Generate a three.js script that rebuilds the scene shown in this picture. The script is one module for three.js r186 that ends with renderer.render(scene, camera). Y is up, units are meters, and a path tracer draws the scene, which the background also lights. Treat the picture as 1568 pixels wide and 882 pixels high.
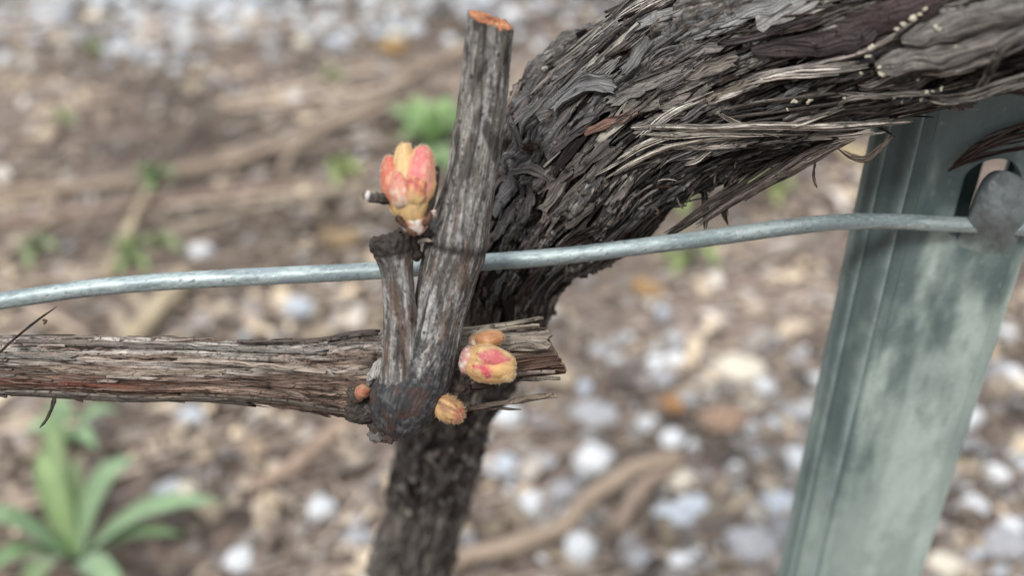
import * as THREE from 'three';
import { mergeGeometries, mergeVertices } from 'three/addons/utils/BufferGeometryUtils.js';

// ---------------------------------------------------------------- camera, sky, sun, exposure
const F = 1568, PITCH = THREE.MathUtils.degToRad(33.4), EYE = new THREE.Vector3(0, 0.62, 0);
const RIGHT = new THREE.Vector3(1, 0, 0), FWD = new THREE.Vector3(0, -Math.sin(PITCH), -Math.cos(PITCH)), UPV = new THREE.Vector3(0, Math.cos(PITCH), -Math.sin(PITCH));
const scene = new THREE.Scene();
const camera = new THREE.PerspectiveCamera(2 * Math.atan(441 / F) * 180 / Math.PI, 1024 / 577, 0.02, 200);
camera.position.copy(EYE);
camera.lookAt(EYE.clone().add(FWD));
camera.focus = 0.2295;
camera.userData.fStop = 7.2;
scene.add(camera);

const renderer = new THREE.WebGLRenderer({ antialias: true });
renderer.setSize(1024, 577);
renderer.toneMapping = THREE.LinearToneMapping;
renderer.toneMappingExposure = 1.95;
renderer.shadowMap.enabled = true;

{ // an overcast sky: bright high cloud, greyer towards the horizon
  const w = 256, h = 128, a = new Float32Array(w * h * 4);
  for (let j = 0; j < h; j++) for (let i = 0; i < w; i++) {
    const el = ((j + 0.5) / h - 0.5) * Math.PI, az = (i / w) * 2 * Math.PI, k = (j * w + i) * 4;
    const cl = 1 + 0.06 * Math.sin(az * 3 + 4 * el) + 0.05 * Math.sin(az * 5 - 7 * el + 1.3);
    const up = Math.max(0, Math.sin(el));
    const v = (0.15 + 0.8 * Math.pow(up, 1.2)) * cl;
    a[k] = v * 0.965; a[k + 1] = v * 1.0; a[k + 2] = v * 1.055; a[k + 3] = 1;
    if (el < 0) { a[k] = 0.2; a[k + 1] = 0.18; a[k + 2] = 0.16; }
  }
  const sky = new THREE.DataTexture(a, w, h, THREE.RGBAFormat, THREE.FloatType);
  sky.mapping = THREE.EquirectangularReflectionMapping;
  sky.magFilter = THREE.LinearFilter; sky.needsUpdate = true;
  scene.background = sky; scene.environment = sky;
}
const sun = new THREE.DirectionalLight(new THREE.Color(1, 0.97, 0.92), 1.5);
sun.position.set(-0.6, 2.2, 1.1); sun.target.position.set(0, 0.4, -0.3);
sun.castShadow = true; sun.shadow.radius = 22; sun.shadow.mapSize.set(2048, 2048);
Object.assign(sun.shadow.camera, { left: -2, right: 2, top: 2, bottom: -2, near: 0.1, far: 6 });
scene.add(sun, sun.target);

// ---------------------------------------------------------------- numbers, noise, helpers
function rng(seed) { let a = seed >>> 0; return () => { a = (a + 0x6D2B79F5) | 0; let t = Math.imul(a ^ (a >>> 15), 1 | a); t = (t + Math.imul(t ^ (t >>> 7), 61 | t)) ^ t; return ((t ^ (t >>> 14)) >>> 0) / 4294967296; }; }
const PERM = new Uint8Array(512); { const r = rng(91), p = [...Array(256).keys()]; for (let i = 255; i > 0; i--) { const j = Math.floor(r() * (i + 1)); [p[i], p[j]] = [p[j], p[i]]; } for (let i = 0; i < 512; i++) PERM[i] = p[i & 255]; }
function grad(h, x, y, z) { const g = h & 15, u = g < 8 ? x : y, v = g < 4 ? y : g === 12 || g === 14 ? x : z; return ((g & 1) ? -u : u) + ((g & 2) ? -v : v); }
function noise(x, y, z) {
  const X0 = Math.floor(x), Y0 = Math.floor(y), Z0 = Math.floor(z), X = X0 & 255, Y = Y0 & 255, Z = Z0 & 255;
  x -= X0; y -= Y0; z -= Z0;
  const u = x * x * x * (x * (x * 6 - 15) + 10), v = y * y * y * (y * (y * 6 - 15) + 10), w = z * z * z * (z * (z * 6 - 15) + 10);
  const A = PERM[X] + Y, AA = PERM[A] + Z, AB = PERM[A + 1] + Z, B = PERM[X + 1] + Y, BA = PERM[B] + Z, BB = PERM[B + 1] + Z;
  const l = (t, a, b) => a + t * (b - a);
  return l(w, l(v, l(u, grad(PERM[AA], x, y, z), grad(PERM[BA], x - 1, y, z)), l(u, grad(PERM[AB], x, y - 1, z), grad(PERM[BB], x - 1, y - 1, z))),
    l(v, l(u, grad(PERM[AA + 1], x, y, z - 1), grad(PERM[BA + 1], x - 1, y, z - 1)), l(u, grad(PERM[AB + 1], x, y - 1, z - 1), grad(PERM[BB + 1], x - 1, y - 1, z - 1))));
}
const fbm = (x, y, z) => noise(x, y, z) + 0.5 * noise(x * 2.03 + 7, y * 2.03, z * 2.03) + 0.25 * noise(x * 4.1, y * 4.1 + 3, z * 4.1);
const ss = (a, b, x) => { const t = Math.min(1, Math.max(0, (x - a) / (b - a))); return t * t * (3 - 2 * t); };
const mixc = (a, b, t) => [a[0] + (b[0] - a[0]) * t, a[1] + (b[1] - a[1]) * t, a[2] + (b[2] - a[2]) * t];
const mul = (a, k) => [a[0] * k, a[1] * k, a[2] * k];
const V = (x, y, z) => new THREE.Vector3(x, y, z);
// a point of the place: the direction of a spot in the photograph, at a depth in metres
const P = (px, py, z) => EYE.clone().addScaledVector(FWD, z).addScaledVector(RIGHT, z * (px - 784) / F).addScaledVector(UPV, z * (441 - py) / F);
const depthOf = (py, d) => d / (Math.cos(PITCH) - (py - 441) / F * Math.sin(PITCH));      // depth of a vertical plane at horizontal distance d
const G = (px, py, y = 0) => { const d = P(px, py, 1).sub(EYE); return EYE.clone().addScaledVector(d, (y - EYE.y) / d.y); };
const imgDir = (dx, dy, dz = 0) => V(0, 0, 0).addScaledVector(RIGHT, dx).addScaledVector(UPV, -dy).addScaledVector(FWD, dz).normalize();
const proj = (v) => { const d = v.clone().sub(EYE), z = d.dot(FWD); return [784 + F * d.dot(RIGHT) / z, 441 - F * d.dot(UPV) / z, z]; };

const used = {};
const numbered = (n) => { const k = used[n] = (used[n] ?? -1) + 1; return k ? `${n}_${String(k).padStart(3, '0')}` : n; };
const shadow = (m) => { m.castShadow = m.receiveShadow = true; return m; };
function tag(o, label, category, group) { o.userData.label = label; o.userData.category = category; if (group) o.userData.group = group; return o; }
function thing(name, label, category, pos = [0, 0, 0], group) { const o = new THREE.Group(); o.name = numbered(name); o.position.set(...pos); scene.add(o); return tag(o, label, category, group); }
function part(parent, name, geo, mat, label) { const m = shadow(new THREE.Mesh(geo, mat)); m.name = parent === scene ? numbered(name) : name; if (label) m.userData.label = label; parent.add(m); return m; }
// parts are modelled in the place's own axes and then moved to their thing's base
function rebase(o) { for (const c of o.children) { c.position.sub(o.position); } return o; }

function geoFrom(pos, idx, col, uv) {
  const g = new THREE.BufferGeometry();
  g.setAttribute('position', new THREE.BufferAttribute(pos instanceof Float32Array ? pos : new Float32Array(pos), 3));
  if (col) g.setAttribute('color', new THREE.BufferAttribute(col instanceof Float32Array ? col : new Float32Array(col), 3));
  if (uv) g.setAttribute('uv', new THREE.BufferAttribute(new Float32Array(uv), 2));
  g.setIndex(new THREE.BufferAttribute(idx instanceof Uint32Array ? idx : new Uint32Array(idx), 1));
  g.computeVertexNormals();
  return g;
}
const M = {};
const std = (o) => new THREE.MeshPhysicalMaterial({ vertexColors: true, roughness: 0.9, metalness: 0, specularIntensity: 0.3, ...o });
// fibre grain, 40 mm of it a tile: albedo factor and height
function grain(seed, specks, soft = 1, crosses = 1) {
  const n = 512, a = new Uint8Array(n * n * 4), b = new Uint8Array(n * n * 4);
  for (let j = 0; j < n; j++) for (let i = 0; i < n; i++) {
    const U = i * 0.08 + seed * 50, W = j * 0.08 + 1.2 * noise(i * 0.012, j * 0.02, seed), k = (j * n + i) * 4;
    const n1 = noise(U * 0.13, W * 1.7, seed), n2 = noise(U * 0.3, W * 3.6, seed + 9), n3 = noise(U * 0.05, W * 0.7, seed + 3), line = Math.abs(noise(U * 0.07, W * 1.15, seed + 20)), cross = Math.abs(noise(U * 0.8, W * 0.35, seed + 30));
    const ln = line < 0.07 ? 1 - line / 0.07 : 0, cs = cross < 0.045 && n1 > -0.15 ? crosses * (1 - cross / 0.045) : 0, sp = ss(0.32, 0.5, noise(U * 1.6, W * 2.3, seed + 44)) * specks;
    let v = 0.6 + 0.5 * n1 + 0.42 * n2 + 0.36 * n3; v *= (1 - 0.8 * ln) * (1 - 0.55 * cs) * (1 - 0.8 * sp);
    const hgt = 0.55 + 0.34 * n1 + 0.22 * n2 - 0.4 * ln - 0.3 * cs;
    const c = Math.max(0.08, Math.min(1, 0.78 + (v - 0.78) * soft)) * 255, h = Math.max(0, Math.min(1, hgt)) * 255;
    a[k] = c; a[k + 1] = c * 0.985; a[k + 2] = c * 0.965; a[k + 3] = 255; b[k] = b[k + 1] = b[k + 2] = h; b[k + 3] = 255;
  }
  return [a, b].map((d) => { const t = new THREE.DataTexture(d, n, n); t.wrapS = t.wrapT = THREE.MirroredRepeatWrapping; t.magFilter = THREE.LinearFilter; t.needsUpdate = true; return t; });
}
const TILE = 25;
{ const [a, b] = grain(1, 0.15), [c, d] = grain(2, 1, 0.9, 0.3);
  M.bark = std({ roughness: 0.85, map: a, bumpMap: b, bumpScale: 0.00035 });
  M.wood = std({ roughness: 0.8, map: c, bumpMap: d, bumpScale: 0.00022 }); }
M.plain = std({ roughness: 0.85 });
{ const [a, b] = grain(3, 0.8, 0.62); M.spur = std({ roughness: 0.7, specularIntensity: 0.45, map: a, bumpMap: b, bumpScale: 0.00012 }); }
const smooth = (g) => { g.deleteAttribute('uv'); g.deleteAttribute('normal'); return mergeVertices(g, 1e-5); };
M.bud = new THREE.MeshPhysicalMaterial({ vertexColors: true, roughness: 0.62, sheen: 0.6, sheenColor: new THREE.Color(1, 0.8, 0.6), sheenRoughness: 0.6 });
M.hair = new THREE.MeshPhysicalMaterial({ vertexColors: true, roughness: 0.95, transmission: 0.35, thickness: 0 });
M.leaf = new THREE.MeshPhysicalMaterial({ vertexColors: true, roughness: 0.75, transmission: 0.35, thickness: 0 });
M.litter = new THREE.MeshStandardMaterial({ roughness: 0.95 });
M.stone = std({ roughness: 0.85 });

// ---------------------------------------------------------------- tubes along a bent axis (trunk, canes, wire)
class Tube {
  constructor(pts, macro = () => 0, N = 700) {          // pts: [Vector3, radius]
    const curve = new THREE.CatmullRomCurve3(pts.map((p) => p[0]), false, 'centripetal'), n = pts.length - 1;
    this.C = []; this.R = []; this.S = [0]; this.N = []; this.B = []; this.T = []; this.macro = macro; this.n = N;
    for (let i = 0; i <= N; i++) {
      const t = i / N, k = Math.min(n - 1, Math.floor(t * n)), f = t * n - k;
      this.C.push(curve.getPoint(t));
      const r = (j) => pts[Math.min(n, Math.max(0, j))][1], a = r(k - 1), b = r(k), c = r(k + 1), d = r(k + 2);
      this.R.push(0.5 * (2 * b + (c - a) * f + (2 * a - 5 * b + 4 * c - d) * f * f + (3 * b - a - 3 * c + d) * f * f * f));
      if (i) this.S.push(this.S[i - 1] + this.C[i].distanceTo(this.C[i - 1]));
    }
    for (let i = 0; i <= N; i++) {
      const T = this.C[Math.min(N, i + 1)].clone().sub(this.C[Math.max(0, i - 1)]).normalize();
      const a = EYE.clone().sub(this.C[i]); a.addScaledVector(T, -a.dot(T)).normalize();
      this.T.push(T); this.N.push(a); this.B.push(T.clone().cross(a));
    }
    this.len = this.S[N];
    this.img = this.C.map(proj);
  }
  loc(s) { let lo = 0, hi = this.n; s = Math.min(this.len, Math.max(0, s)); while (hi - lo > 1) { const m = (lo + hi) >> 1; if (this.S[m] <= s) lo = m; else hi = m; } return [lo, (s - this.S[lo]) / (this.S[hi] - this.S[lo])]; }
  radius(s) { const [i, f] = this.loc(s); return this.R[i] + (this.R[i + 1] - this.R[i]) * f; }
  at(s, th, h, out = V(0, 0, 0)) {
    const [i, f] = this.loc(s), j = i + 1, r = this.R[i] + (this.R[j] - this.R[i]) * f, c = Math.cos(th), q = Math.sin(th);
    const R = r * (1 + this.macro(s, th, r)) + h, over = s > this.len ? s - this.len : s < 0 ? s : 0;
    const m = (A, k) => A[i][k] + (A[j][k] - A[i][k]) * f;
    out.x = m(this.C, 'x') + R * (c * m(this.N, 'x') + q * m(this.B, 'x')) + over * this.T[i].x;
    out.y = m(this.C, 'y') + R * (c * m(this.N, 'y') + q * m(this.B, 'y')) + over * this.T[i].y;
    out.z = m(this.C, 'z') + R * (c * m(this.N, 'z') + q * m(this.B, 'z')) + over * this.T[i].z;
    return out;
  }
  // where on the tube a spot of the photograph lies: arc length, angle, depth of the surface
  find(px, py) {
    let best = 1e9, bi = 0;
    for (let i = 0; i <= this.n; i++) { const d = (this.img[i][0] - px) ** 2 + (this.img[i][1] - py) ** 2; if (d < best) { best = d; bi = i; } }
    const I = this.img[bi], Rp = this.R[bi] * F / I[2], b = imgDir(0, 0, 0), B = this.B[bi];
    const bx = B.dot(RIGHT), by = -B.dot(UPV), bl = Math.hypot(bx, by), o = ((px - I[0]) * bx + (py - I[1]) * by) / bl / Rp;
    const c = Math.max(-0.98, Math.min(0.98, o));
    return { s: this.S[bi], th: Math.asin(c), z: I[2] - Math.sqrt(1 - c * c) * this.R[bi] * 0.98, off: o };
  }
  build(rows, nT, skin, shift) {                        // skin(x mm, y mm, s mm, th, s m) -> [h mm, r, g, b]
    const nR = rows.length, W = nT + 1, pos = new Float32Array(nR * W * 3), col = new Float32Array(nR * W * 3), uv = new Float32Array(nR * W * 2), v = V(0, 0, 0);
    for (let i = 0; i < nR; i++) for (let j = 0; j < W; j++) {
      const s = rows[i], th = (j / nT) * 2 * Math.PI - Math.PI, r = this.radius(s) * 1000, k = (i * W + j) * 3;
      uv[(i * W + j) * 2] = s * TILE; uv[(i * W + j) * 2 + 1] = th * 0.001 * (this.uvR ?? 10) * TILE;
      if (j === nT) { for (let q = 0; q < 3; q++) { pos[k + q] = pos[i * W * 3 + q]; col[k + q] = col[i * W * 3 + q]; } continue; }
      const [h, a, b, c] = skin(r * Math.cos(th), r * Math.sin(th), s * 1000, th, s);
      this.at(s, th, h / 1000, v);
      if (shift) { const d = shift(s, th); if (d) v.addScaledVector(this.T[this.loc(s)[0]], d); }
      pos[k] = v.x; pos[k + 1] = v.y; pos[k + 2] = v.z; col[k] = a; col[k + 1] = b; col[k + 2] = c;
    }
    const idx = new Uint32Array((nR - 1) * nT * 6); let k = 0;
    for (let i = 0; i < nR - 1; i++) for (let j = 0; j < nT; j++) {
      const a = i * W + j, b = a + W, d = a + 1, c = b + 1;
      idx[k++] = a; idx[k++] = d; idx[k++] = b; idx[k++] = b; idx[k++] = d; idx[k++] = c;
    }
    const g = geoFrom(pos, idx, col, uv), n = g.attributes.normal.array;
    for (let i = 0; i < nR; i++) for (let q = 0; q < 3; q++) { const a = i * W * 3 + q, b = (i * W + nT) * 3 + q; n[a] = n[b] = n[a] + n[b]; }
    g.normalizeNormals();
    return g;
  }
  cap(s, nT, skin, shift, color, rough = 0.0006, dir = 1) {         // the cut face at s
    const rings = 9, pos = [], col = [], idx = [], edge = [], mid = V(0, 0, 0), v = V(0, 0, 0), T = this.T[this.loc(s)[0]];
    for (let j = 0; j < nT; j++) { const th = (j / nT) * 2 * Math.PI - Math.PI, r = this.radius(s) * 1000, [h] = skin(r * Math.cos(th), r * Math.sin(th), s * 1000, th, s); const p = this.at(s, th, h / 1000).clone(); if (shift) p.addScaledVector(T, shift(s, th)); edge.push(p); mid.add(p); }
    mid.divideScalar(nT);
    for (let i = 0; i < rings; i++) for (let j = 0; j < nT; j++) {
      const f = i / (rings - 1); v.copy(edge[j]).lerp(mid, f);
      if (f < 1) v.addScaledVector(T, dir * rough * (noise(v.x * 900, v.y * 900, v.z * 900) + (i ? 0.4 : 0)));
      pos.push(v.x, v.y, v.z); col.push(...color(f, (j / nT) * 2 * Math.PI - Math.PI, v));
    }
    for (let i = 0; i < rings - 1; i++) for (let j = 0; j < nT; j++) {
      const a = i * nT + j, b = a + nT, d = i * nT + (j + 1) % nT, c = d + nT;
      if (dir > 0) idx.push(a, d, b, b, d, c); else idx.push(a, b, d, b, c, d);
    }
    return geoFrom(pos, idx, col);
  }
}
const rowsOf = (...spans) => { const o = []; for (const [a, b, n] of spans) for (let i = 0; i < n; i++) o.push(a + (b - a) * i / n); const l = spans[spans.length - 1]; o.push(l[1]); return o; };

// a curved, jagged flake of bark lying on a tube; top, underside and broken rim
function flake(tube, o, r) {
  const nL = o.nL ?? 7, nW = o.nW ?? 3, seed = r() * 500, top = [], bot = [], cols = [];
  const R = tube.radius(o.s), cy = Math.cos(o.yaw ?? 0), sy = Math.sin(o.yaw ?? 0), bend = o.bend ?? 0;
  for (let i = 0; i <= nL; i++) for (let j = 0; j <= nW; j++) {
    const u = i / nL, w = j / nW - 0.5;
    const jag = (i === 0 || i === nL) ? (noise(w * 5 + seed, i * 3.1, 1.5)) * (o.jag ?? 0.18) : 0;
    const nar = (o.point ? 1 - o.point * Math.pow(u, 1.6) : 1) * (0.86 + 0.5 * noise(u * 3.3 + seed, Math.sign(w) * 2.2, 3.7));
    const a = (u - 0.5 + jag) * o.L, b = w * o.W * nar + bend * (u - 0.5) * (u - 0.5) * 4 * o.W + 0.12 * o.W * noise(u * 2 + seed, 9, 2);
    const s = o.s + a * cy - b * sy, th = o.th + (a * sy + b * cy) / R;
    const lift = (o.h ?? 0.0004) + (o.lift0 ?? 0) * Math.pow(1 - u, 2) + (o.lift1 ?? 0) * u * u + (o.curl ?? 0) * 4 * w * w * Math.sign(o.curl ? 1 : 1) + 0.00018 * noise(u * 4 + seed, w * 6, 0.4);
    top.push(tube.at(s, th, lift)); bot.push(tube.at(s, th, lift - (o.t ?? 0.0005) - 0.0002));
    const n = 1 + 0.28 * noise(u * 3 + seed, w * 14, 5.5) + 0.2 * noise(u * 9, w * 30 + seed, 1.1);
    cols.push(mul(o.col, Math.max(0.4, n)));
  }
  return shell(top, bot, nL, nW, cols, mul(o.col, 0.8), r(), r());
}
function shell(top, bot, nL, nW, cols, under, ou = 0, ov = 0) {
  const pos = [], col = [], uv = [], idx = [], m = nW + 1, mid = Math.floor(nL / 2) * m, lw = top[mid].distanceTo(top[mid + nW]) / nW, ll = top[Math.floor(nW / 2)].distanceTo(top[nL * m + Math.floor(nW / 2)]) / nL;
  const put = (p, c, k) => { pos.push(p.x, p.y, p.z); col.push(...c); uv.push((ou + ll * Math.floor(k / m)) * TILE, (ov + lw * (k % m)) * TILE); };
  top.forEach((p, k) => put(p, cols[k], k)); bot.forEach((p, k) => put(p, under ?? cols[k], k));
  const n = top.length;
  for (let i = 0; i < nL; i++) for (let j = 0; j < nW; j++) { const a = i * m + j, b = a + m, c = b + 1, d = a + 1; idx.push(a, d, b, b, d, c, n + a, n + b, n + d, n + b, n + c, n + d); }
  const loop = []; for (let j = 0; j < nW; j++) loop.push(j); for (let i = 0; i < nL; i++) loop.push(i * m + nW); for (let j = nW; j > 0; j--) loop.push(nL * m + j); for (let i = nL; i > 0; i--) loop.push(i * m);
  const base = 2 * n; loop.forEach((k) => { put(top[k], cols[k], k); put(bot[k], cols[k], k); });
  for (let k = 0; k < loop.length; k++) { const a = base + 2 * k, b = base + 2 * ((k + 1) % loop.length); idx.push(a, a + 1, b, b, a + 1, b + 1); }
  return geoFrom(pos, idx, col, uv);
}
// a fibrous strand: a flattened, slightly twisted rod along points; w half width, t half thickness
function strand(pts, w, t, col, r, o = {}) {
  const curve = new THREE.CatmullRomCurve3(pts, false, 'centripetal'), n = o.n ?? Math.max(8, pts.length * 5), K = o.k ?? 6, pos = [], cl = [], uv = [], idx = [], seed = r() * 400, tw = o.twist ?? 0.6, u0 = r(), v0 = r(), Ln = curve.getLength(), per = (Array.isArray(w) ? Math.max(...w) : w) * 4 / K;
  for (let i = 0; i <= n; i++) {
    const u = i / n, c = curve.getPoint(u), T = curve.getTangent(u), N = EYE.clone().sub(c); N.addScaledVector(T, -N.dot(T)).normalize();
    const B = T.clone().cross(N), wv = Array.isArray(w) ? w[0] + (w[1] - w[0]) * u : w, tip = Math.min(1, 0.35 + 4 * (o.blunt ? 1 : Math.min(u, 1 - u)));
    const ww = wv * tip * (1 + 0.35 * noise(u * 6 + seed, 1.3, 2)), tt = t * tip * (1 + 0.3 * noise(u * 5, seed, 7)), ph = tw * noise(u * 2.2 + seed, 5, 3);
    c.addScaledVector(B, (o.wob ?? 0.3) * wv * noise(u * 5 + seed, 8, 1)).addScaledVector(N, (o.wob ?? 0.3) * t * noise(u * 5, 2, seed));
    for (let k = 0; k < K; k++) {
      const a = (k / K) * 2 * Math.PI, g = 1 + 0.22 * noise(k * 1.7 + seed, u * 3, 4), x = Math.cos(a) * ww * g, y = Math.sin(a) * tt * g;
      const X = x * Math.cos(ph) - y * Math.sin(ph), Y = x * Math.sin(ph) + y * Math.cos(ph);
      pos.push(c.x + B.x * X + N.x * Y, c.y + B.y * X + N.y * Y, c.z + B.z * X + N.z * Y); uv.push((u0 + u * Ln) * TILE, (v0 + per * Math.min(k, K - k)) * TILE);
      const f = 1 + 0.3 * noise(u * n * 0.35 + seed, k * 1.3, 6) + 0.25 * noise(u * 3, k * 0.9 + seed, 2);
      cl.push(...mul(o.col2 ? mixc(col, o.col2, ss(0.2, 0.8, u)) : col, Math.max(0.35, f)));
    }
  }
  for (let i = 0; i < n; i++) for (let k = 0; k < K; k++) { const a = i * K + k, d = i * K + (k + 1) % K, b = a + K, c = d + K; idx.push(a, b, d, b, c, d); }
  for (let k = 1; k < K - 1; k++) { idx.push(0, k, k + 1); idx.push(n * K, n * K + k + 1, n * K + k); }
  return geoFrom(pos, idx, cl, uv);
}
// a torn strip of bark: a sheaf of thin fibres side by side that wander and end at different lengths
function sheaf(pts, w, t, col, r, o = {}) {
  const wm = Array.isArray(w) ? (w[0] + w[1]) / 2 : w, n = Math.max(3, Math.round(wm / 0.00017)), curve = new THREE.CatmullRomCurve3(pts, false, 'centripetal'), out = [], L = curve.getLength(), sd = r() * 300;
  for (let k = 0; k < n; k++) {
    const v = (k + 0.5) / n * 2 - 1 + 0.15 * (r() - 0.5), fr = o.blunt ? 0.03 : 0.16, a = fr * r() * r() * 2, b = 1 - fr * r() * r() * 2, m = 9, q = [], lv = (r() - 0.3) * t * 1.2;
    for (let i = 0; i <= m; i++) {
      const u = a + (b - a) * i / m, c = curve.getPoint(u), T = curve.getTangent(u), N = EYE.clone().sub(c); N.addScaledVector(T, -N.dot(T)).normalize();
      const B = T.clone().cross(N), wv = Array.isArray(w) ? w[0] + (w[1] - w[0]) * u : w, tip = 0.55 + 0.45 * Math.sin(Math.PI * Math.min(1, Math.max(0, u * 0.9 + 0.05)));
      q.push(c.addScaledVector(B, wv * (v * tip + 0.5 * noise(u * L * 90 + k * 0.13, k * 0.35, sd))).addScaledVector(N, lv + t * (0.8 * (1 - v * v) + 0.9 * noise(u * L * 110, k * 1.7, sd + 5))));
    }
    const c = mul(col, 0.6 + 1.3 * r()), fw = (0.00013 + 0.00017 * r()) * (o.fat ?? 1);
    out.push(strand(q, fw, Math.min(fw * 0.8, t), c, r, { n: 14, k: 4, twist: 0.8, wob: 0.5 }));
  }
  return mergeGeometries(out);
}
const terr = (t, e = 0.16) => { const l = Math.floor(t), f = t - l; return l + (f < e ? f / e : 1 - 0.25 * (f - e)); };

// ---------------------------------------------------------------- the vineyard floor: soil, litter, gravel, stones, weeds, prunings
{
  const N = 220, pos = [], col = [], idx = [];
  const lin = []; for (let i = 0; i <= N; i++) { const t = i / N * 2 - 1; lin.push(Math.sign(t) * (1.8 * Math.abs(t) + 58 * Math.pow(Math.abs(t), 6))); }
  for (const b of lin) for (const a of lin) {
    const x = a + 0.1, z = b - 1.1, far = Math.hypot(a, b);
    pos.push(x, (0.012 * fbm(x * 3, 0, z * 3) + 0.006 * noise(x * 14, 3, z * 14)) - 0.006, z);
    const k = fbm(x * 2.2, 5, z * 2.2), c = mixc([0.1, 0.075, 0.062], [0.25, 0.195, 0.165], ss(-0.6, 0.7, k)); col.push(...mul(c, 1 + 0.3 * noise(x * 40, 1, z * 40)));
  }
  for (let i = 0; i < N; i++) for (let j = 0; j < N; j++) { const a = i * (N + 1) + j, b = a + N + 1; idx.push(a, b, a + 1, b, b + 1, a + 1); }
  const g = part(scene, 'ground', geoFrom(pos, idx, col), std({ roughness: 1 })); g.userData.kind = 'structure';
}
const stoneGeos = [1, 2, 3, 4, 5].map((k) => {
  const g = smooth(new THREE.IcosahedronGeometry(1, 6)), p = g.attributes.position, c = [];
  for (let i = 0; i < p.count; i++) {
    const d = V(p.getX(i), p.getY(i), p.getZ(i)), q = 1 + 0.3 * noise(d.x * 1.1 + k * 9, d.y * 1.1, d.z * 1.1) + 0.1 * noise(d.x * 2.7, d.y * 2.7 + k * 5, d.z * 2.7);
    p.setXYZ(i, d.x * q, d.y * q * 0.62, d.z * q * 0.8); const t = 1 + 0.22 * noise(d.x * 3 + k, d.y * 3, d.z * 3) + 0.15 * noise(d.x * 9, d.y * 9 + k, d.z * 9); c.push(t, t, t);
  }
  g.setAttribute('color', new THREE.Float32BufferAttribute(c, 3)); g.computeVertexNormals(); return g;
});
const SC = { white: [0.55, 0.56, 0.575], grey: [0.32, 0.32, 0.335], cream: [0.58, 0.53, 0.44], blue: [0.43, 0.465, 0.51], tan: [0.4, 0.33, 0.28], dark: [0.2, 0.18, 0.17] };
const stoneMats = {}; for (const k in SC) { stoneMats[k] = M.stone.clone(); stoneMats[k].color.setRGB(...SC[k]); }
const named = [];
function stone(px, py, wpx, col, label, turn = 0, flat = 1) {
  const c = G(px, py, 0.004), D = c.clone().sub(EYE).dot(FWD), rad = wpx * 0.84 * D / F / 2, k = named.length;
  const m = shadow(new THREE.Mesh(stoneGeos[k % 5], stoneMats[col])); m.name = numbered('stone'); m.position.copy(c); m.position.y = rad * 0.25 * flat; m.scale.set(rad * 1.05, rad * 1.1 * flat, rad * 1.1); m.rotation.y = turn; scene.add(m);
  tag(m, label, 'stone'); named.push([c.x, c.z, rad]);
}
stone(1128, 573, 96, 'cream', 'long pale stone lying alone right of the cane end', 0.1, 0.8);
stone(910, 706, 78, 'white', 'bright white round stone between the trunk and the brown pruning', 0.6);
stone(888, 842, 66, 'white', 'tall white stone at the bottom edge right of the trunk', 1.2, 1.3);
stone(1040, 738, 62, 'cream', 'yellowish cream stone beside the forked brown pruning', 0.2);
stone(1030, 792, 74, 'blue', 'bluish white stone below the yellowish cream one', 0.3, 0.8);
stone(905, 640, 92, 'grey', 'wide pale stone below the cane splinters, right of the trunk', 0.1, 0.7);
stone(1252, 580, 40, 'white', 'white stone half hidden by the post, level with the cane', 0.9);
stone(1222, 706, 56, 'white', 'upright white stone touching the left edge of the post', 1.4, 1.2);
stone(1190, 770, 70, 'blue', 'long bluish stone lying left of the post foot', -0.5, 0.7);
stone(1150, 835, 96, 'grey', 'large grey stone at the bottom left of the post', 0.4, 0.8);
stone(773, 640, 60, 'white', 'white stone just right of the blurred trunk', 0.2);
stone(775, 712, 56, 'blue', 'pale bluish stone hugging the trunk on its right', 0.7);
stone(812, 775, 62, 'white', 'white stone right of the trunk, below the bluish one', 0.1);
stone(862, 750, 52, 'grey', 'grey stone left of the tall white bottom stone', 0.4);
stone(1187, 648, 38, 'blue', 'small bluish stone midway between cane end and post', 0.2);
stone(1035, 517, 48, 'blue', 'small blue grey stone above the long pale stone', 0.5, 0.8);
stone(918, 540, 44, 'grey', 'grey stone just right of the cut cane end', 0.3);
stone(948, 520, 36, 'blue', 'small bluish stone up and right of the cane end', 0.8);
stone(1017, 580, 46, 'grey', 'grey stone left of the long pale stone', 0.1);
stone(1065, 680, 34, 'white', 'small white stone above the forked pruning', 1.1);
stone(455, 472, 56, 'blue', 'bright bluish white stone between wire and cane', 0.1, 0.9);
stone(307, 385, 52, 'white', 'pale stone just above the wire on the left', 0.4, 0.8);
stone(293, 640, 50, 'blue', 'bluish stone just under the cane', 0.2);
stone(488, 778, 58, 'white', 'white stone left of the trunk foot', 0.5);
stone(262, 752, 62, 'white', 'white stone behind the leaves of the large weed', 0.9, 0.8);
stone(545, 830, 60, 'grey', 'greyish stone touching the trunk at the bottom left', 0.3);
stone(370, 860, 66, 'white', 'white stone at the bottom edge left of the trunk', 0.1);
stone(145, 30, 46, 'cream', 'cream white stone in the gravel strip, top left corner', 0.3);
stone(1540, 835, 80, 'grey', 'large grey stone right of the post at the bottom', 0.3);
stone(1490, 775, 56, 'white', 'white stone right of the post, above the large grey one', 0.8);
stone(1440, 870, 70, 'cream', 'cream stone touching the right of the post foot', 0.2);
stone(980, 860, 60, 'grey', 'pale grey stone at the bottom, right of the tall white one', 0.6);
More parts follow.
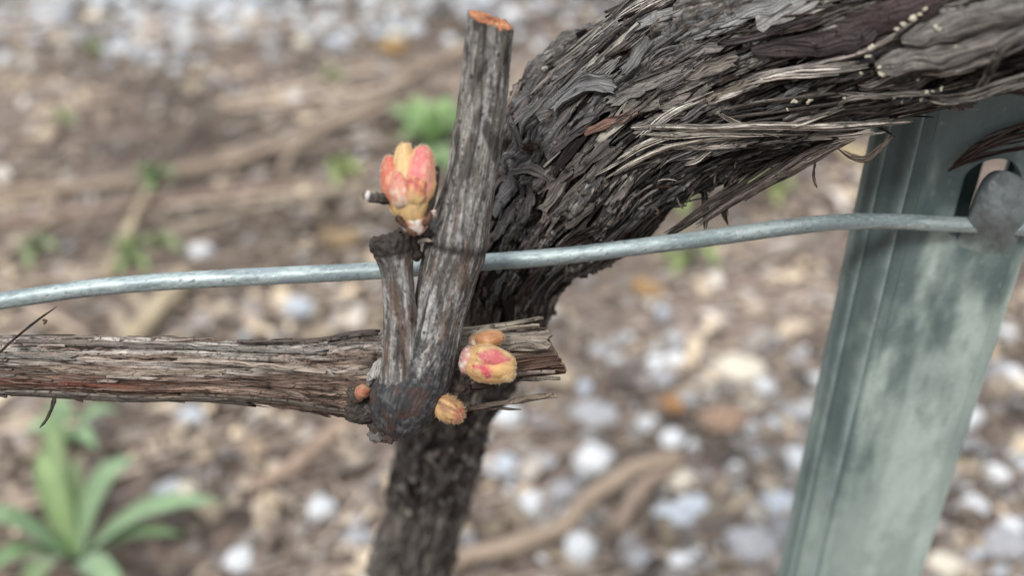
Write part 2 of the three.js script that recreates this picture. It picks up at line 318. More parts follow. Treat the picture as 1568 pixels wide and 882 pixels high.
{ // smaller stones and gravel that nobody could count
  const r = rng(314), zone = (x, z) => { const [px, py] = proj(V(x, 0, z)); let d = 0.10; d += 0.85 * ss(640, 900, px + 0.25 * (py - 600)) * ss(430, 640, py); d += 0.25 * ss(620, 800, py) * ss(100, 400, px); d += 1.4 * (1 - ss(70, 135, py + 25 * noise(px * 0.01, 2, 2) + Math.max(0, px - 330) * 0.22)); d += 0.35 * (1 - ss(20, 90, py)) ; return d; };
  const px0 = (x, z) => { const [a, b] = proj(V(x, 0, z)); return a > 640 && b > 430; };
  const list = [[], [], [], [], []], q = new THREE.Quaternion(), e = new THREE.Euler(), cols = [[], [], [], [], []], names = ['white', 'grey', 'blue', 'cream', 'tan', 'dark'];
  for (let k = 0; k < 30000; k++) {
    const x = -2.2 + 4.8 * r(), z = -0.15 - 3.6 * r() * (0.5 + 0.5 * r()), dn = zone(x, z), keep = r();
    if (keep > dn * (px0(x, z) ? 0.9 : 0.5)) continue;
    const far = ss(1.2, 2, -z), rad = (0.004 + 0.01 * r() * r() + (r() < 0.12 ? 0.008 * r() : 0)) * (1 + 0.8 * far);
    if (named.some(([a, b, R]) => Math.hypot(a - x, b - z) < R * 0.9)) continue;
    e.set((r() - 0.5) * 0.6, r() * 6.28, (r() - 0.5) * 0.6); q.setFromEuler(e);
    const v = Math.floor(r() * 5); list[v].push(new THREE.Matrix4().compose(V(x, rad * 0.35, z), q, V(rad, rad, rad)));
    const a = r(), c = SC[a < 0.4 ? 'white' : a < 0.6 ? 'grey' : a < 0.8 ? 'blue' : a < 0.86 ? 'cream' : a < 0.91 ? 'tan' : 'dark']; cols[v].push(new THREE.Color().setRGB(...mul(c, 0.7 + 0.45 * r())));
  }
  const gv = new THREE.Group(); gv.name = 'gravel'; gv.userData.kind = 'stuff'; gv.userData.label = 'pale gravel and small stones strewn over the soil'; scene.add(gv);
  list.forEach((l, v) => { const m = new THREE.InstancedMesh(stoneGeos[v], M.stone, l.length); m.name = 'pebbles'; l.forEach((x, i) => { m.setMatrixAt(i, x); m.setColorAt(i, cols[v][i]); }); shadow(m); gv.add(m); m.userData.kind = 'stuff'; });
}
{ // dry litter: curled chips of leaf and bark, straw
  const r = rng(2718), q = new THREE.Quaternion(), e = new THREE.Euler();
  const chip = (bend) => { const g = new THREE.PlaneGeometry(1, 1, 4, 2), p = g.attributes.position; for (let i = 0; i < p.count; i++) { const x = p.getX(i), y = p.getY(i); p.setXYZ(i, x, bend * (1 - 4 * x * x) * 0.25 + 0.12 * noise(x * 4, y * 4, bend * 9), y * (1 - 0.7 * x * x) + 0.15 * noise(x * 3, bend, 2)); } g.deleteAttribute('uv'); g.computeVertexNormals(); return g; };
  const straw = new THREE.CylinderGeometry(0.5, 0.4, 1, 5, 3); straw.rotateZ(Math.PI / 2); straw.deleteAttribute('uv');
  const kinds = [[chip(0.8), 13000], [chip(-0.5), 11000], [straw, 5500]], pal = [[0.3, 0.235, 0.19], [0.21, 0.165, 0.14], [0.42, 0.345, 0.265], [0.4, 0.36, 0.32], [0.1, 0.075, 0.06], [0.52, 0.42, 0.3], [0.3, 0.265, 0.245]];
  const mat = M.litter.clone(); mat.side = THREE.DoubleSide;
  const grp = new THREE.Group(); grp.name = 'leaf_litter'; grp.userData.kind = 'stuff'; grp.userData.label = 'brown dry litter of leaf crumbs, bark chips and straw on the soil'; scene.add(grp);
  kinds.forEach(([g, n], k) => {
    const m = new THREE.InstancedMesh(g, mat, n), M4 = new THREE.Matrix4();
    for (let i = 0; i < n; i++) {
      const z = -0.1 - 3.8 * r() * (0.45 + 0.55 * r()), x = (-1.1 + 2.2 * r()) * (0.55 + -z * 0.55), s = 0.008 + 0.02 * r() * r();
      e.set((r() - 0.5) * 0.8, r() * 6.28, (r() - 0.5) * 0.7); if (k === 2) e.set(0, r() < 0.65 ? 0.35 + 0.5 * (r() - 0.5) : r() * 6.28, (r() - 0.5) * 0.12); q.setFromEuler(e);
      M4.compose(V(x, 0.004 + 0.006 * r(), z), q, k === 2 ? V(0.03 + 0.08 * r(), 0.0018 + 0.002 * r(), 0.0018 + 0.002 * r()) : V(s * (0.8 + r()), s, s * (0.35 + 0.6 * r())));
      const patch = noise(x * 5, 2, z * 5) + 0.6 * noise(x * 13, 8, z * 13), [bx, by] = proj(V(x, 0, z)), big = k === 2 && r() < 0.05 * ss(700, 560, bx + Math.max(0, by - 430)) + 0.003;
      if (big) M4.compose(V(x, 0.012 + 0.01 * r(), z), q, V(0.12 + 0.2 * r(), 0.004 + 0.004 * r(), 0.004 + 0.004 * r()));
      m.setMatrixAt(i, M4); m.setColorAt(i, new THREE.Color().setRGB(...mul(big ? mixc([0.36, 0.28, 0.22], [0.5, 0.41, 0.32], r()) : k === 2 ? mixc(pal[0], [0.42, 0.35, 0.28], r()) : pal[Math.floor(r() * pal.length)], Math.max(0.22, (0.46 + 0.62 * r()) * (1 + 1.05 * patch)))));
    }
    m.name = k === 2 ? 'straw' : 'leaf_crumbs'; m.userData.kind = 'stuff'; shadow(m); grp.add(m);
  });
}
{ // prunings left on the ground
  const r = rng(88), TAN = [0.4, 0.3, 0.225], PNK = [0.36, 0.25, 0.2], LT = [0.55, 0.43, 0.29];
  const cane = (label, pts, wpx, col, lift = 0.008) => { const p = pts.map(([x, y]) => G(x, y, lift)), z = p[1].clone().sub(EYE).dot(FWD), w = wpx * z / F / 2; tag(part(scene, 'dry_pruning', strand(p, [w, w * 0.85], w * 0.8, mul([col[0] * 0.95, col[1], col[2] * 1.02], 0.74), r, { n: 40, k: 8, blunt: 1, wob: 0.5 }), M.plain), label, 'pruning'); };
  cane('long dry cane crossing the upper left from the frame edge to behind the spur tip', [[-60, 302], [140, 285], [300, 258], [430, 222], [560, 165], [650, 105], [760, 60]], 21, TAN, 0.015);
  cane('thinner dry cane lying just below the long upper one', [[-40, 345], [130, 325], [300, 300], [460, 282]], 14, PNK, 0.012);
  cane('short dry cane branching down from the long upper cane', [[430, 262], [465, 215], [520, 190], [640, 150]], 14, TAN, 0.02);
  cane('pale straw coloured stem slanting above the wire at left', [[160, 425], [190, 370], [225, 292]], 17, LT, 0.02);
  cane('wide tan stem slanting between wire and cane', [[195, 525], [238, 480], [285, 420]], 34, LT, 0.02);
  cane('pinkish dry cane lying below the horizontal cane, left of the trunk', [[395, 745], [460, 705], [535, 640]], 26, [0.46, 0.32, 0.24], 0.012);
  cane('brown forked pruning arm among white stones, lower right', [[690, 862], [780, 836], [850, 812], [905, 760], [965, 722], [1040, 700]], 34, [0.42, 0.31, 0.23], 0.018);
  cane('shorter brown prong of the forked pruning', [[945, 812], [965, 770], [1000, 735], [1030, 712]], 26, [0.36, 0.26, 0.2], 0.016);
  cane('dry cane along the middle left, just above the wire', [[250, 360], [350, 330], [470, 300], [560, 285]], 15, [0.42, 0.33, 0.25], 0.012);
  cane('grey dry stick right of the trunk, near the wire', [[950, 440], [1040, 425], [1150, 400], [1240, 372]], 14, [0.35, 0.28, 0.23], 0.01);
  cane('tan stick standing out at the far left edge', [[-30, 420], [50, 360], [90, 330]], 16, [0.45, 0.35, 0.26], 0.015);
  const leaf = (label, px, py, wpx, col, turn) => { const c = G(px, py, 0.012), z = c.clone().sub(EYE).dot(FWD), w = wpx * z / F; const top = [], bot = [], cl = []; for (let i = 0; i <= 8; i++) for (let j = 0; j <= 6; j++) { const u = i / 8 - 0.5, v = j / 6 - 0.5, k = 0.55 + 0.45 * Math.cos(u * 3) ; const X = u * w, Z = v * w * k * 0.75, y = 0.012 + 0.25 * w * (u * u * 2 + v * v * 1.5) + 0.08 * w * noise(u * 4 + px, v * 4, 2); const p = V(c.x + X * Math.cos(turn) - Z * Math.sin(turn), y, c.z + X * Math.sin(turn) + Z * Math.cos(turn)); top.push(p); bot.push(p.clone().setY(p.y - 0.0006)); cl.push(mul(col, 1 + 0.3 * noise(u * 7, v * 7 + px, 4))); } tag(part(scene, 'dry_leaf', shell(top, bot, 8, 6, cl), M.bark), label, 'dry leaf'); };
  leaf('orange tan dry leaf at the top, left of the spur tip', 603, 76, 52, [0.62, 0.4, 0.18], 0.4);
  leaf('orange dry leaf right of the trunk above the gravel', 990, 446, 52, [0.56, 0.36, 0.18], 0.8);
  leaf('rusty dry leaf left of the long pale stone', 1030, 622, 44, [0.5, 0.28, 0.14], 1.2);
  leaf('pinkish tan dry leaf below the long pale stone', 1105, 648, 76, [0.5, 0.35, 0.26], -0.2);
  leaf('bright tan dry leaf beside the stalk at the left edge', 75, 492, 46, [0.66, 0.55, 0.4], 0.3);
  leaf('tan dry leaf left of the dead stub', 520, 370, 64, [0.46, 0.34, 0.2], 0.2);
  leaf('pale curled dry leaf under the cane', 390, 690, 46, [0.55, 0.42, 0.32], 0.9);
  leaf('small orange dry leaf at the foot of the trunk', 702, 862, 34, [0.6, 0.36, 0.2], 0.1);
  leaf('pale yellow dry leaf seen between the hanging bark and the post', 1310, 240, 60, [0.68, 0.56, 0.34], 0.5);
}
{ // weeds
  const r = rng(66);
  const blade = (base, tip, w, col, arch) => { const n = 12, m = 4, top = [], bot = [], cl = [], side = tip.clone().sub(base).cross(V(0, 1, 0)).normalize(); for (let i = 0; i <= n; i++) for (let j = 0; j <= m; j++) { const u = i / n, v = j / m * 2 - 1, wd = w * Math.pow(Math.sin(Math.PI * Math.min(1, 0.12 + u * 0.88)), 0.8) * (0.66 + 0.5 * Math.pow(Math.abs(Math.sin(u * 17 + base.x * 9)), 0.7)); const p = base.clone().lerp(tip, u); p.y += arch * Math.sin(u * Math.PI) + Math.abs(v) * wd * 0.35; p.addScaledVector(side, v * wd); top.push(p); bot.push(p.clone().setY(p.y - 0.0005)); cl.push(mul(col, (j === 2 ? 1.35 : 1) * (0.9 + 0.25 * noise(u * 5, v * 3, base.x * 50)))); } return shell(top, bot, n, m, cl); };
  function weed(label, px, py, leaves, w, col, y0 = 0.0) {       // leaves: [px, py, height] of the tips
    const c = G(px, py, y0), t = thing('weed', label, 'weed', [c.x, c.y, c.z]);
    for (const [x, y, h, k = 1, cc = col] of leaves) { const tip = G(x, y, h); part(t, 'leaf', blade(c, tip, w * k, mul(mixc(cc, [0.3, 0.33, 0.24], 0.22), 0.85 + 0.3 * r()), 0.02 * k), M.leaf); }
    return rebase(t);
  }
  const GR = [0.19, 0.34, 0.13], LG = [0.3, 0.47, 0.24], YG = [0.26, 0.38, 0.14];
  weed('large green weed with long toothed leaves in the lower left corner', 118, 862, [[75, 620, 0.05, 0.85, YG], [212, 700, 0.07, 1.25, LG], [345, 768, 0.06, 1.1, LG], [-45, 795, 0.07, 1.1, LG], [-20, 880, 0.04, 1, GR], [62, 690, 0.07, 1, YG], [120, 700, 0.05, 0.8, YG], [40, 930, 0.06, 1.1, YG], [205, 940, 0.05, 1, LG], [285, 820, 0.03, 0.8, GR]], 0.0098, GR);
  weed('pale green seedling behind the large weed, just under the cane', 112, 690, [[90, 612, 0.03], [185, 632, 0.03], [40, 670, 0.02], [150, 690, 0.02]], 0.009, LG);
  weed('bright green weed behind the spur, left of its upper half', 665, 235, [[590, 165, 0.03], [630, 150, 0.05], [690, 150, 0.06], [720, 190, 0.05], [610, 215, 0.03], [650, 280, 0.02], [690, 265, 0.03], [740, 160, 0.04], [625, 190, 0.05], [665, 175, 0.06], [700, 200, 0.04]], 0.013, [0.22, 0.38, 0.11]);
  weed('small green tuft just above the wire at left', 205, 412, [[165, 380, 0.03], [200, 365, 0.035], [240, 375, 0.03], [185, 425, 0.02], [230, 420, 0.02]], 0.007, [0.24, 0.34, 0.1]);
  weed('yellowish green tuft at the far left above the wire', 60, 400, [[30, 385, 0.02], [60, 370, 0.03], [90, 385, 0.03], [45, 415, 0.015]], 0.007, YG);
  weed('yellow green tuft right of the small green one', 250, 392, [[225, 380, 0.02], [255, 372, 0.03], [280, 388, 0.02]], 0.006, YG);
  weed('dark green weed under the long upper cane', 240, 290, [[205, 270, 0.02], [235, 262, 0.03], [270, 275, 0.02], [230, 305, 0.01]], 0.008, [0.13, 0.24, 0.06]);
  weed('small yellow green weed left of the large opening bud', 525, 275, [[505, 262, 0.02], [530, 252, 0.03], [550, 270, 0.02], [515, 290, 0.01]], 0.011, [0.3, 0.38, 0.09]);
  weed('yellow green weed under the arm, behind the wire', 1050, 405, [[1010, 395, 0.02], [1040, 370, 0.03], [1085, 385, 0.03], [1100, 410, 0.02], [1030, 425, 0.01]], 0.011, [0.27, 0.36, 0.09]);
  weed('light green weed seen below the hanging bark', 1040, 305, [[1010, 300, 0.02], [1035, 280, 0.03], [1065, 292, 0.03], [1045, 330, 0.01]], 0.01, [0.3, 0.42, 0.1]);
  weed('olive weed between the hanging bark and the post', 1180, 300, [[1140, 295, 0.02], [1175, 280, 0.03], [1215, 292, 0.03], [1190, 318, 0.01]], 0.01, [0.3, 0.34, 0.1]);
  weed('tiny green sprig in the top left below the gravel strip', 146, 90, [[135, 78, 0.02], [148, 68, 0.03], [160, 84, 0.02]], 0.006, [0.25, 0.34, 0.1]);
  weed('tiny green sprig in the bare litter at upper left', 100, 195, [[85, 190, 0.02], [102, 180, 0.03], [118, 192, 0.02]], 0.006, [0.26, 0.33, 0.1]);
  weed('small green sprig beside the long upper cane near the spur', 508, 130, [[495, 122, 0.02], [510, 112, 0.03], [528, 128, 0.02]], 0.006, [0.27, 0.35, 0.12]);
}
// ---------------------------------------------------------------- the old vine: trunk and thick arm under shredding bark
const R2 = (hw, z) => hw * z / F;
const trunkPts = [
  [V(-0.055, -0.06, -0.32), 0.026], [V(-0.052, 0.06, -0.305), 0.021], [V(-0.047, 0.19, -0.288), 0.0175],
  ...[[612, 975, 57, 0.415], [632, 860, 55, 0.395], [664, 725, 57, 0.362], [692, 620, 62, 0.328], [739, 505, 78, 0.292], [780, 394, 84, 0.270], [862, 285, 132, 0.2615],
    [945, 192, 140, 0.254], [1060, 118, 148, 0.246], [1220, 48, 160, 0.234], [1410, -12, 168, 0.2185], [1610, -75, 178, 0.203], [1900, -150, 190, 0.19], [2250, -230, 195, 0.18]].map(([x, y, hw, z]) => [P(x, y, z), R2(hw, z)])];
const trunk = new Tube(trunkPts);
const KNOT = trunk.find(832, 215);
trunk.uvR = 20;
trunk.macro = (s, th, r) => {
  const x = r * Math.cos(th) * 1000, y = r * Math.sin(th) * 1000, z = s * 1000;
  let m = 0.085 * noise(x * 0.055 + 3, y * 0.055, z * 0.03) + 0.05 * noise(x * 0.12, y * 0.12 + 9, z * 0.05);
  const du = (s - KNOT.s) * 1000, dv = (th - KNOT.th) * r * 1000, q = Math.hypot(du, dv * 0.9);
  m += (0.075 * Math.exp(-((q - 6) ** 2) / 6) - 0.13 * Math.exp(-(q * q) / 8)) ;
  return m;
};
const INNER = [0.028, 0.021, 0.021], BROWN = [0.066, 0.052, 0.047], GREY = [0.22, 0.2, 0.185], PALE = [0.62, 0.58, 0.52], RUST = [0.13, 0.082, 0.062], SLATE = [0.16, 0.16, 0.168];
const FOOT_LIT = trunk.find(705, 600).s * 1000;
function barkSkin(x, y, s) {
  const wx = 2.2 * noise(x * 0.11, y * 0.11, s * 0.05), ws = 5 * noise(x * 0.09 + 5, y * 0.09, s * 0.06);
  const X = x + wx, Y = y + wx * 0.7, S = s + ws;
  const t1 = 3.6 * fbm(X * 0.17, Y * 0.17, S * 0.04) + 1.7, t2 = 3.4 * fbm(X * 0.42 + 11, Y * 0.42, S * 0.11) + 1.2, t3 = 2.6 * fbm(X * 0.95, Y * 0.95 + 4, S * 0.26);
  const fib = 1 - 2 * Math.abs(noise(X * 1.5, Y * 1.5, S * 0.11)), fib2 = noise(X * 3.1, Y * 3.1, S * 0.2);
  const cr = Math.abs(noise(X * 0.5, Y * 0.5, S * 0.42)), crack = cr < 0.07 ? (0.07 - cr) / 0.07 : 0;
  const h = 0.75 * terr(t1) + 0.42 * terr(t2) + 0.22 * terr(t3, 0.25) + 0.34 * fib + 0.15 * fib2 - 0.6 * crack - 1.9;
  const l1 = Math.floor(t1), l2 = Math.floor(t2), hash = PERM[(l1 * 7 + l2 * 13 + Math.floor(S / 9) * 3 + 300) & 255] / 255;
  const age = ss(-0.2, 1.3, h + 0.7 * noise(X * 0.3, Y * 0.3, S * 0.08 + 40));
  let c = mixc(INNER, BROWN, Math.min(1, age * 1.4));
  c = mixc(c, hash > 0.6 ? SLATE : GREY, ss(0.35, 1, age) * (0.45 + 0.55 * hash));
  c = mixc(c, PALE, ss(0.2, 0.6, fib2) * age * 0.5);
  c = mixc(c, RUST, ss(0.42, 0.6, noise(X * 0.12 + 20, Y * 0.3, S * 0.06)) * 0.6);
  c = mixc(c, mul(mixc(GREY, BROWN, 0.35 + 0.7 * noise(X * 0.5, Y * 0.5, S * 0.05)), 1.35), 0.85 * ss(FOOT_LIT, FOOT_LIT - 60, s));      // trunk foot painted lighter to offset the shade of the arm
  const k = 1 + 0.35 * noise(X * 2.2, Y * 2.2, S * 0.55) + 0.2 * noise(x * 5, y * 5, s * 1.6);
  return [h, c[0] * k, c[1] * k, c[2] * k];
}
const vine = thing('grapevine_trunk', 'thick old grapevine trunk bending to the upper right under dark shredding bark', 'vine', [-0.055, 0, -0.31]);
{
  const sA = trunk.find(690, 640).s, sB = trunk.find(1568, 60).s + 0.006, L = trunk.len;
  part(vine, 'trunk', trunk.build(rowsOf([0, sA - 0.12, 30], [sA - 0.12, sA, 120], [sA, sB, 640], [sB, L, 40]), 420, barkSkin), M.bark);
  const r = rng(5), sLo = trunk.find(660, 760).s;
  const tint = () => { const a = r(); const c = a < 0.17 ? mixc(GREY, PALE, r()) : a < 0.42 ? mixc(SLATE, GREY, r()) : a < 0.8 ? mixc(BROWN, GREY, r() * 0.7) : a < 0.84 ? mixc(RUST, BROWN, r()) : INNER; return mul(c, 0.8 + 0.5 * r()); };
  // plates that can be told apart, on the side that one sees
  const plate = (px, py, L, W, yaw, o = {}) => { const f = trunk.find(px, py); part(vine, 'bark_plate', flake(trunk, { s: f.s, th: f.th, L: L / 1000, W: W / 1000, yaw, nL: 9, nW: 4, h: 0.0011, ...o }, r), M.bark); };
  plate(922, 126, 15, 4.2, 0.42, { col: [0.27, 0.27, 0.275], h: 0.0022, lift0: 0.0012, lift1: 0.0012, curl: 0.0009, bend: 0.55, t: 0.0009 });
  plate(955, 150, 17, 2.6, 0.3, { col: [0.17, 0.16, 0.16], h: 0.0014, bend: 0.3 });
  plate(1006, 86, 10, 2.6, -0.35, { col: [0.2, 0.2, 0.195], h: 0.003, lift0: 0.002, lift1: 0.001, t: 0.0008 });
  plate(1090, 45, 24, 3.0, 0.12, { col: [0.26, 0.26, 0.265], h: 0.0016 });
  plate(1062, 25, 15, 3.6, 0.2, { col: [0.25, 0.245, 0.24], h: 0.0016, lift0: 0.0008 });
  plate(1170, 12, 22, 6.5, 0.05, { col: [0.33, 0.33, 0.33], h: 0.0016, lift1: 0.001 });
  plate(1245, 5, 16, 5, -0.1, { col: [0.4, 0.39, 0.38], h: 0.002 });
  plate(875, 175, 12, 4.5, -0.1, { col: [0.16, 0.15, 0.15], h: 0.001 });
  plate(900, 185, 14, 3.4, 0.15, { col: [0.1, 0.09, 0.095], h: 0.001 });
  plate(985, 135, 9, 2.6, 0.2, { col: [0.24, 0.225, 0.21], h: 0.0018, lift0: 0.0009 });
  plate(1005, 150, 10, 2.4, 0.25, { col: [0.3, 0.275, 0.24], h: 0.0018 });
  plate(1120, 90, 12, 3, 0.05, { col: [0.3, 0.27, 0.24], h: 0.0017, lift1: 0.0008 });
  plate(1150, 120, 11, 2.4, 0.0, { col: [0.36, 0.32, 0.27], h: 0.002, lift0: 0.001 });
  plate(775, 265, 8, 4.4, 0.4, { col: [0.17, 0.155, 0.15], h: 0.001 });
  plate(783, 205, 9, 3.4, -0.5, { col: [0.25, 0.2, 0.18], h: 0.0014, lift0: 0.0008 });
  plate(800, 270, 9, 4, 0.1, { col: [0.18, 0.175, 0.18], h: 0.001 });
  plate(848, 235, 9, 2.4, 1.1, { col: [0.15, 0.13, 0.125], h: 0.0014, lift0: 0.001, bend: 0.8 });
  plate(820, 190, 7, 2.2, -0.9, { col: [0.19, 0.18, 0.18], h: 0.002, lift1: 0.0012, bend: -0.6 });
  plate(838, 205, 6, 1.6, 0.9, { col: [0.12, 0.085, 0.07], h: 0.0022, lift1: 0.0016 });
  for (const [x, y, L, W, yaw, c, o] of [[850, 150, 13, 3.2, -0.15, [0.2, 0.185, 0.175]], [835, 135, 10, 2, 0.1, [0.26, 0.225, 0.2]], [880, 100, 12, 2.2, 0, [0.23, 0.2, 0.18]], [905, 75, 11, 2, 0.1, [0.2, 0.18, 0.165]], [950, 60, 14, 2.4, 0.05, [0.17, 0.155, 0.15]], [985, 30, 15, 2.2, 0.1, [0.25, 0.23, 0.21]], [930, 215, 14, 3, 0.2, [0.13, 0.115, 0.11]], [890, 240, 12, 2.6, 0.1, [0.15, 0.13, 0.125]], [870, 275, 11, 2.4, 0.0, [0.21, 0.19, 0.175]], [905, 300, 10, 2, 0.1, [0.17, 0.15, 0.14]], [830, 290, 10, 2.8, -0.2, [0.16, 0.145, 0.145]], [800, 310, 9, 2.6, 0.1, [0.19, 0.17, 0.165]], [840, 330, 10, 2.2, 0, [0.22, 0.19, 0.175]], [780, 340, 8, 2.2, 0.2, [0.15, 0.13, 0.125]], [820, 362, 9, 2, 0, [0.17, 0.15, 0.14]], [790, 160, 9, 2, -0.4, [0.28, 0.23, 0.2]], [812, 170, 9, 2.4, -0.3, [0.2, 0.175, 0.165]], [1040, 110, 15, 2.2, 0.15, [0.22, 0.2, 0.19]], [1080, 75, 18, 2.4, 0.15, [0.19, 0.175, 0.17]], [1030, 165, 13, 2, 0.2, [0.2, 0.18, 0.165]], [1075, 135, 14, 2.4, 0.1, [0.24, 0.215, 0.195]], [1110, 130, 12, 1.6, 0.1, [0.16, 0.115, 0.1]], [960, 170, 11, 1.8, 0.3, [0.2, 0.12, 0.095]]]) plate(x, y, L, W, yaw, { col: mul(c, 1.25), h: 0.0013 + 0.0006 * r(), lift0: 0.001 * r(), lift1: 0.001 * r(), bend: 0.6 * (r() - 0.5), jag: 0.22 });
  const sMax = trunk.find(1560, 40).s, sMin = trunk.find(740, 470).s;
  let n = 0;
  const stuff = [];
  for (let k = 0; k < 2300; k++) {
    const s = sLo + (sMax + 0.01 - sLo) * r(), th = (r() - 0.5) * 2 * (r() < 0.8 ? 1.75 : 3.1), t = (s - sMin) / (sMax - sMin);
    if (Math.hypot((s - KNOT.s), (th - KNOT.th) * 0.02) < 0.006) continue;
    const fibrous = ss(0.14, 0.42, t + 0.35 * Math.sin(th));            // longer shreds on the arm and below it
    const big = r() < 0.14, L = (big ? 6 + 9 * r() : 1.6 + 4.5 * r() * r() * 1.4) * (1 + 2.1 * fibrous), W = (big ? 1.4 + 2.6 * r() : 0.4 + 1.2 * r() * r() * 1.3) * (1 - 0.32 * fibrous);
    const o = { s, th, L: L / 1000, W: W / 1000, yaw: (r() - 0.5) * (0.6 - 0.35 * fibrous), h: 0.0002 + 0.0019 * r() * r(), lift0: r() < 0.35 ? 0.0012 * r() : 0, lift1: r() < 0.35 ? 0.0014 * r() : 0, curl: (r() - 0.4) * 0.0005, bend: (r() - 0.5) * 0.5, point: r() < 0.35 ? 0.6 * r() : 0, col: tint(), nL: L > 12 ? 12 : big ? 8 : L > 5 ? 6 : 4, nW: 2, t: 0.0003 + 0.0004 * r(), jag: 0.25 };
    const g = flake(trunk, o, r);
    if (big && n < 230 && t > -0.05 && Math.abs(th) < 1.5) { part(vine, 'bark_plate', g, M.bark); n++; } else stuff.push(g);
  }
  // shreds: thin fibres that run along the arm, thickest below
  const run = (s0, th0, L, h0, h1, drift) => { const p = []; const m = 5; for (let i = 0; i <= m; i++) { const u = i / m; p.push(trunk.at(s0 + L * u, th0 + drift * u, h0 + (h1 - h0) * u * u)); } return p; };
  for (let k = 0; k < 760; k++) {
    const low = r() < 0.7, s0 = sMin + (sMax - sMin) * (low ? 0.22 + 0.8 * r() : 0.4 + 0.62 * r()), th = low ? 0.4 + 1.4 * r() : -1.3 + 2 * r(), L = 0.006 + 0.026 * r() * r();
    const w = 0.00018 + 0.0005 * r() * r(), c = mul(tint(), low ? (r() < 0.2 ? 1.1 : 0.5) : 0.9);
    stuff.push(strand(run(s0, th, L, 0.0008 + 0.0015 * r(), 0.0008 + 0.0018 * r() + (r() < 0.12 ? 0.004 * r() : 0), (r() - 0.5) * 0.25), w, w * 0.6, mul(c, 0.9), r, { n: 7, k: 4, twist: 1.2 }));
  }
  const m = part(vine, 'bark_shreds', mergeGeometries(stuff), M.bark); m.userData.kind = 'stuff';
  // strips and strands that the photograph shows one by one: [px, py, lift mm] along each
  const on = (list) => list.map(([x, y, l]) => { const f = trunk.find(x, y); return P(x, y, f.z - l / 1000); });
  const strip = (list, w, t, col, o = {}) => part(vine, o.name ?? 'bark_strip', (o.wob ? strand : sheaf)(on(list), Array.isArray(w) ? w.map((q) => q / 1000) : w / 1000, t / 1000, mul(mixc(col, [0.33, 0.32, 0.31].map((g) => g * (col[0] + col[1] + col[2])), 0.4), 1.3), r, { ...o, k: 20, n: 60 }), M.bark);
  const STR = [0.36, 0.32, 0.27];
  strip([[904, 270, 3], [945, 246, 3.2], [985, 222, 3], [1040, 205, 3], [1120, 200, 3.4], [1220, 198, 4]], 0.75, 0.5, [0.5, 0.45, 0.37]);
  strip([[925, 276, 2.4], [968, 250, 3], [1020, 226, 3], [1090, 214, 3.4], [1190, 207, 4]], 0.6, 0.45, [0.42, 0.37, 0.3]);
  strip([[960, 196, 2.4], [1010, 194, 3], [1075, 195, 3.4], [1150, 193, 4], [1250, 193, 5], [1330, 189, 6], [1411, 182, 7]], [0.7, 1.1], 0.8, [0.4, 0.355, 0.3]);
  strip([[978, 206, 2.2], [1020, 208, 3], [1085, 204, 3.2], [1170, 205, 3.8], [1280, 203, 5], [1390, 192, 6.2]], 0.8, 0.6, STR);
  strip([[1000, 222, 2.4], [1060, 226, 3], [1120, 222, 3.4], [1200, 213, 4], [1300, 207, 5], [1360, 200, 6]], 0.7, 0.5, [0.33, 0.29, 0.245]);
  strip([[1010, 245, 2], [1070, 238, 2.6], [1140, 225, 3], [1230, 214, 4]], 0.55, 0.4, [0.28, 0.25, 0.21]);
  strip([[1085, 162, 4.2], [1110, 180, 3.6], [1150, 196, 3.2], [1210, 200, 4], [1260, 198, 5]], 0.45, 0.4, [0.42, 0.36, 0.3]);
  strip([[1100, 172, 2], [1150, 160, 2], [1220, 150, 2.2], [1300, 142, 2.5]], 0.5, 0.4, [0.13, 0.105, 0.09]);
  strip([[1095, 182, 2], [1170, 172, 2], [1260, 160, 2.5], [1360, 146, 3]], 0.5, 0.4, [0.11, 0.09, 0.08]);
  strip([[1140, 188, 2], [1230, 174, 2.4], [1320, 166, 3], [1400, 150, 4]], 0.45, 0.4, [0.1, 0.085, 0.078]);
  strip([[1035, 270, 2], [1100, 248, 2.5], [1170, 232, 3], [1260, 212, 4]], 0.6, 0.5, [0.2, 0.17, 0.15]);
  strip([[960, 300, 1.5], [1020, 275, 2], [1090, 256, 2.6], [1150, 232, 3]], 0.6, 0.5, [0.17, 0.15, 0.135]);
  strip([[895, 355, 1], [950, 325, 1.5], [1005, 295, 2], [1060, 270, 2.4]], 0.6, 0.5, [0.18, 0.155, 0.14]);
  strip([[870, 372, 1], [905, 352, 1.4], [960, 340, 1.6], [990, 318, 1.6]], 0.7, 0.5, [0.2, 0.18, 0.16]);
  strip([[1138, 127, 2.4], [1200, 112, 2.4], [1262, 106, 2.8], [1330, 98, 3]], [1.0, 1.4], 0.8, [0.42, 0.375, 0.33]);
  strip([[1150, 116, 2], [1205, 108, 2.2], [1260, 96, 2.4], [1325, 78, 2.6], [1360, 60, 2.6], [1412, 22, 2.4]], 0.6, 0.5, [0.34, 0.29, 0.26]);
  strip([[1340, 104, 2], [1400, 88, 2.5], [1470, 70, 2.5], [1568, 40, 2.5]], [2.6, 3.4], 0.9, [0.22, 0.2, 0.185], { wob: 0.1 });
  strip([[1380, 62, 2], [1450, 42, 2.4], [1520, 20, 2.6], [1600, 0, 2.6]], [2.4, 3], 0.9, [0.2, 0.185, 0.17], { wob: 0.1 });
  strip([[1435, 112, 4], [1470, 100, 4], [1520, 84, 4], [1600, 55, 4]], [1.0, 1.6], 0.8, [0.3, 0.27, 0.245]);
  strip([[1482, 160, 5], [1506, 126, 5], [1520, 95, 5], [1545, 66, 4.6], [1600, 40, 4]], [0.9, 0.8], 0.7, [0.2, 0.18, 0.165]);
  strip([[1405, 148, 5], [1440, 152, 6], [1490, 146, 7], [1540, 128, 8], [1620, 105, 8]], [1.1, 1.6], 0.9, [0.27, 0.25, 0.225]);
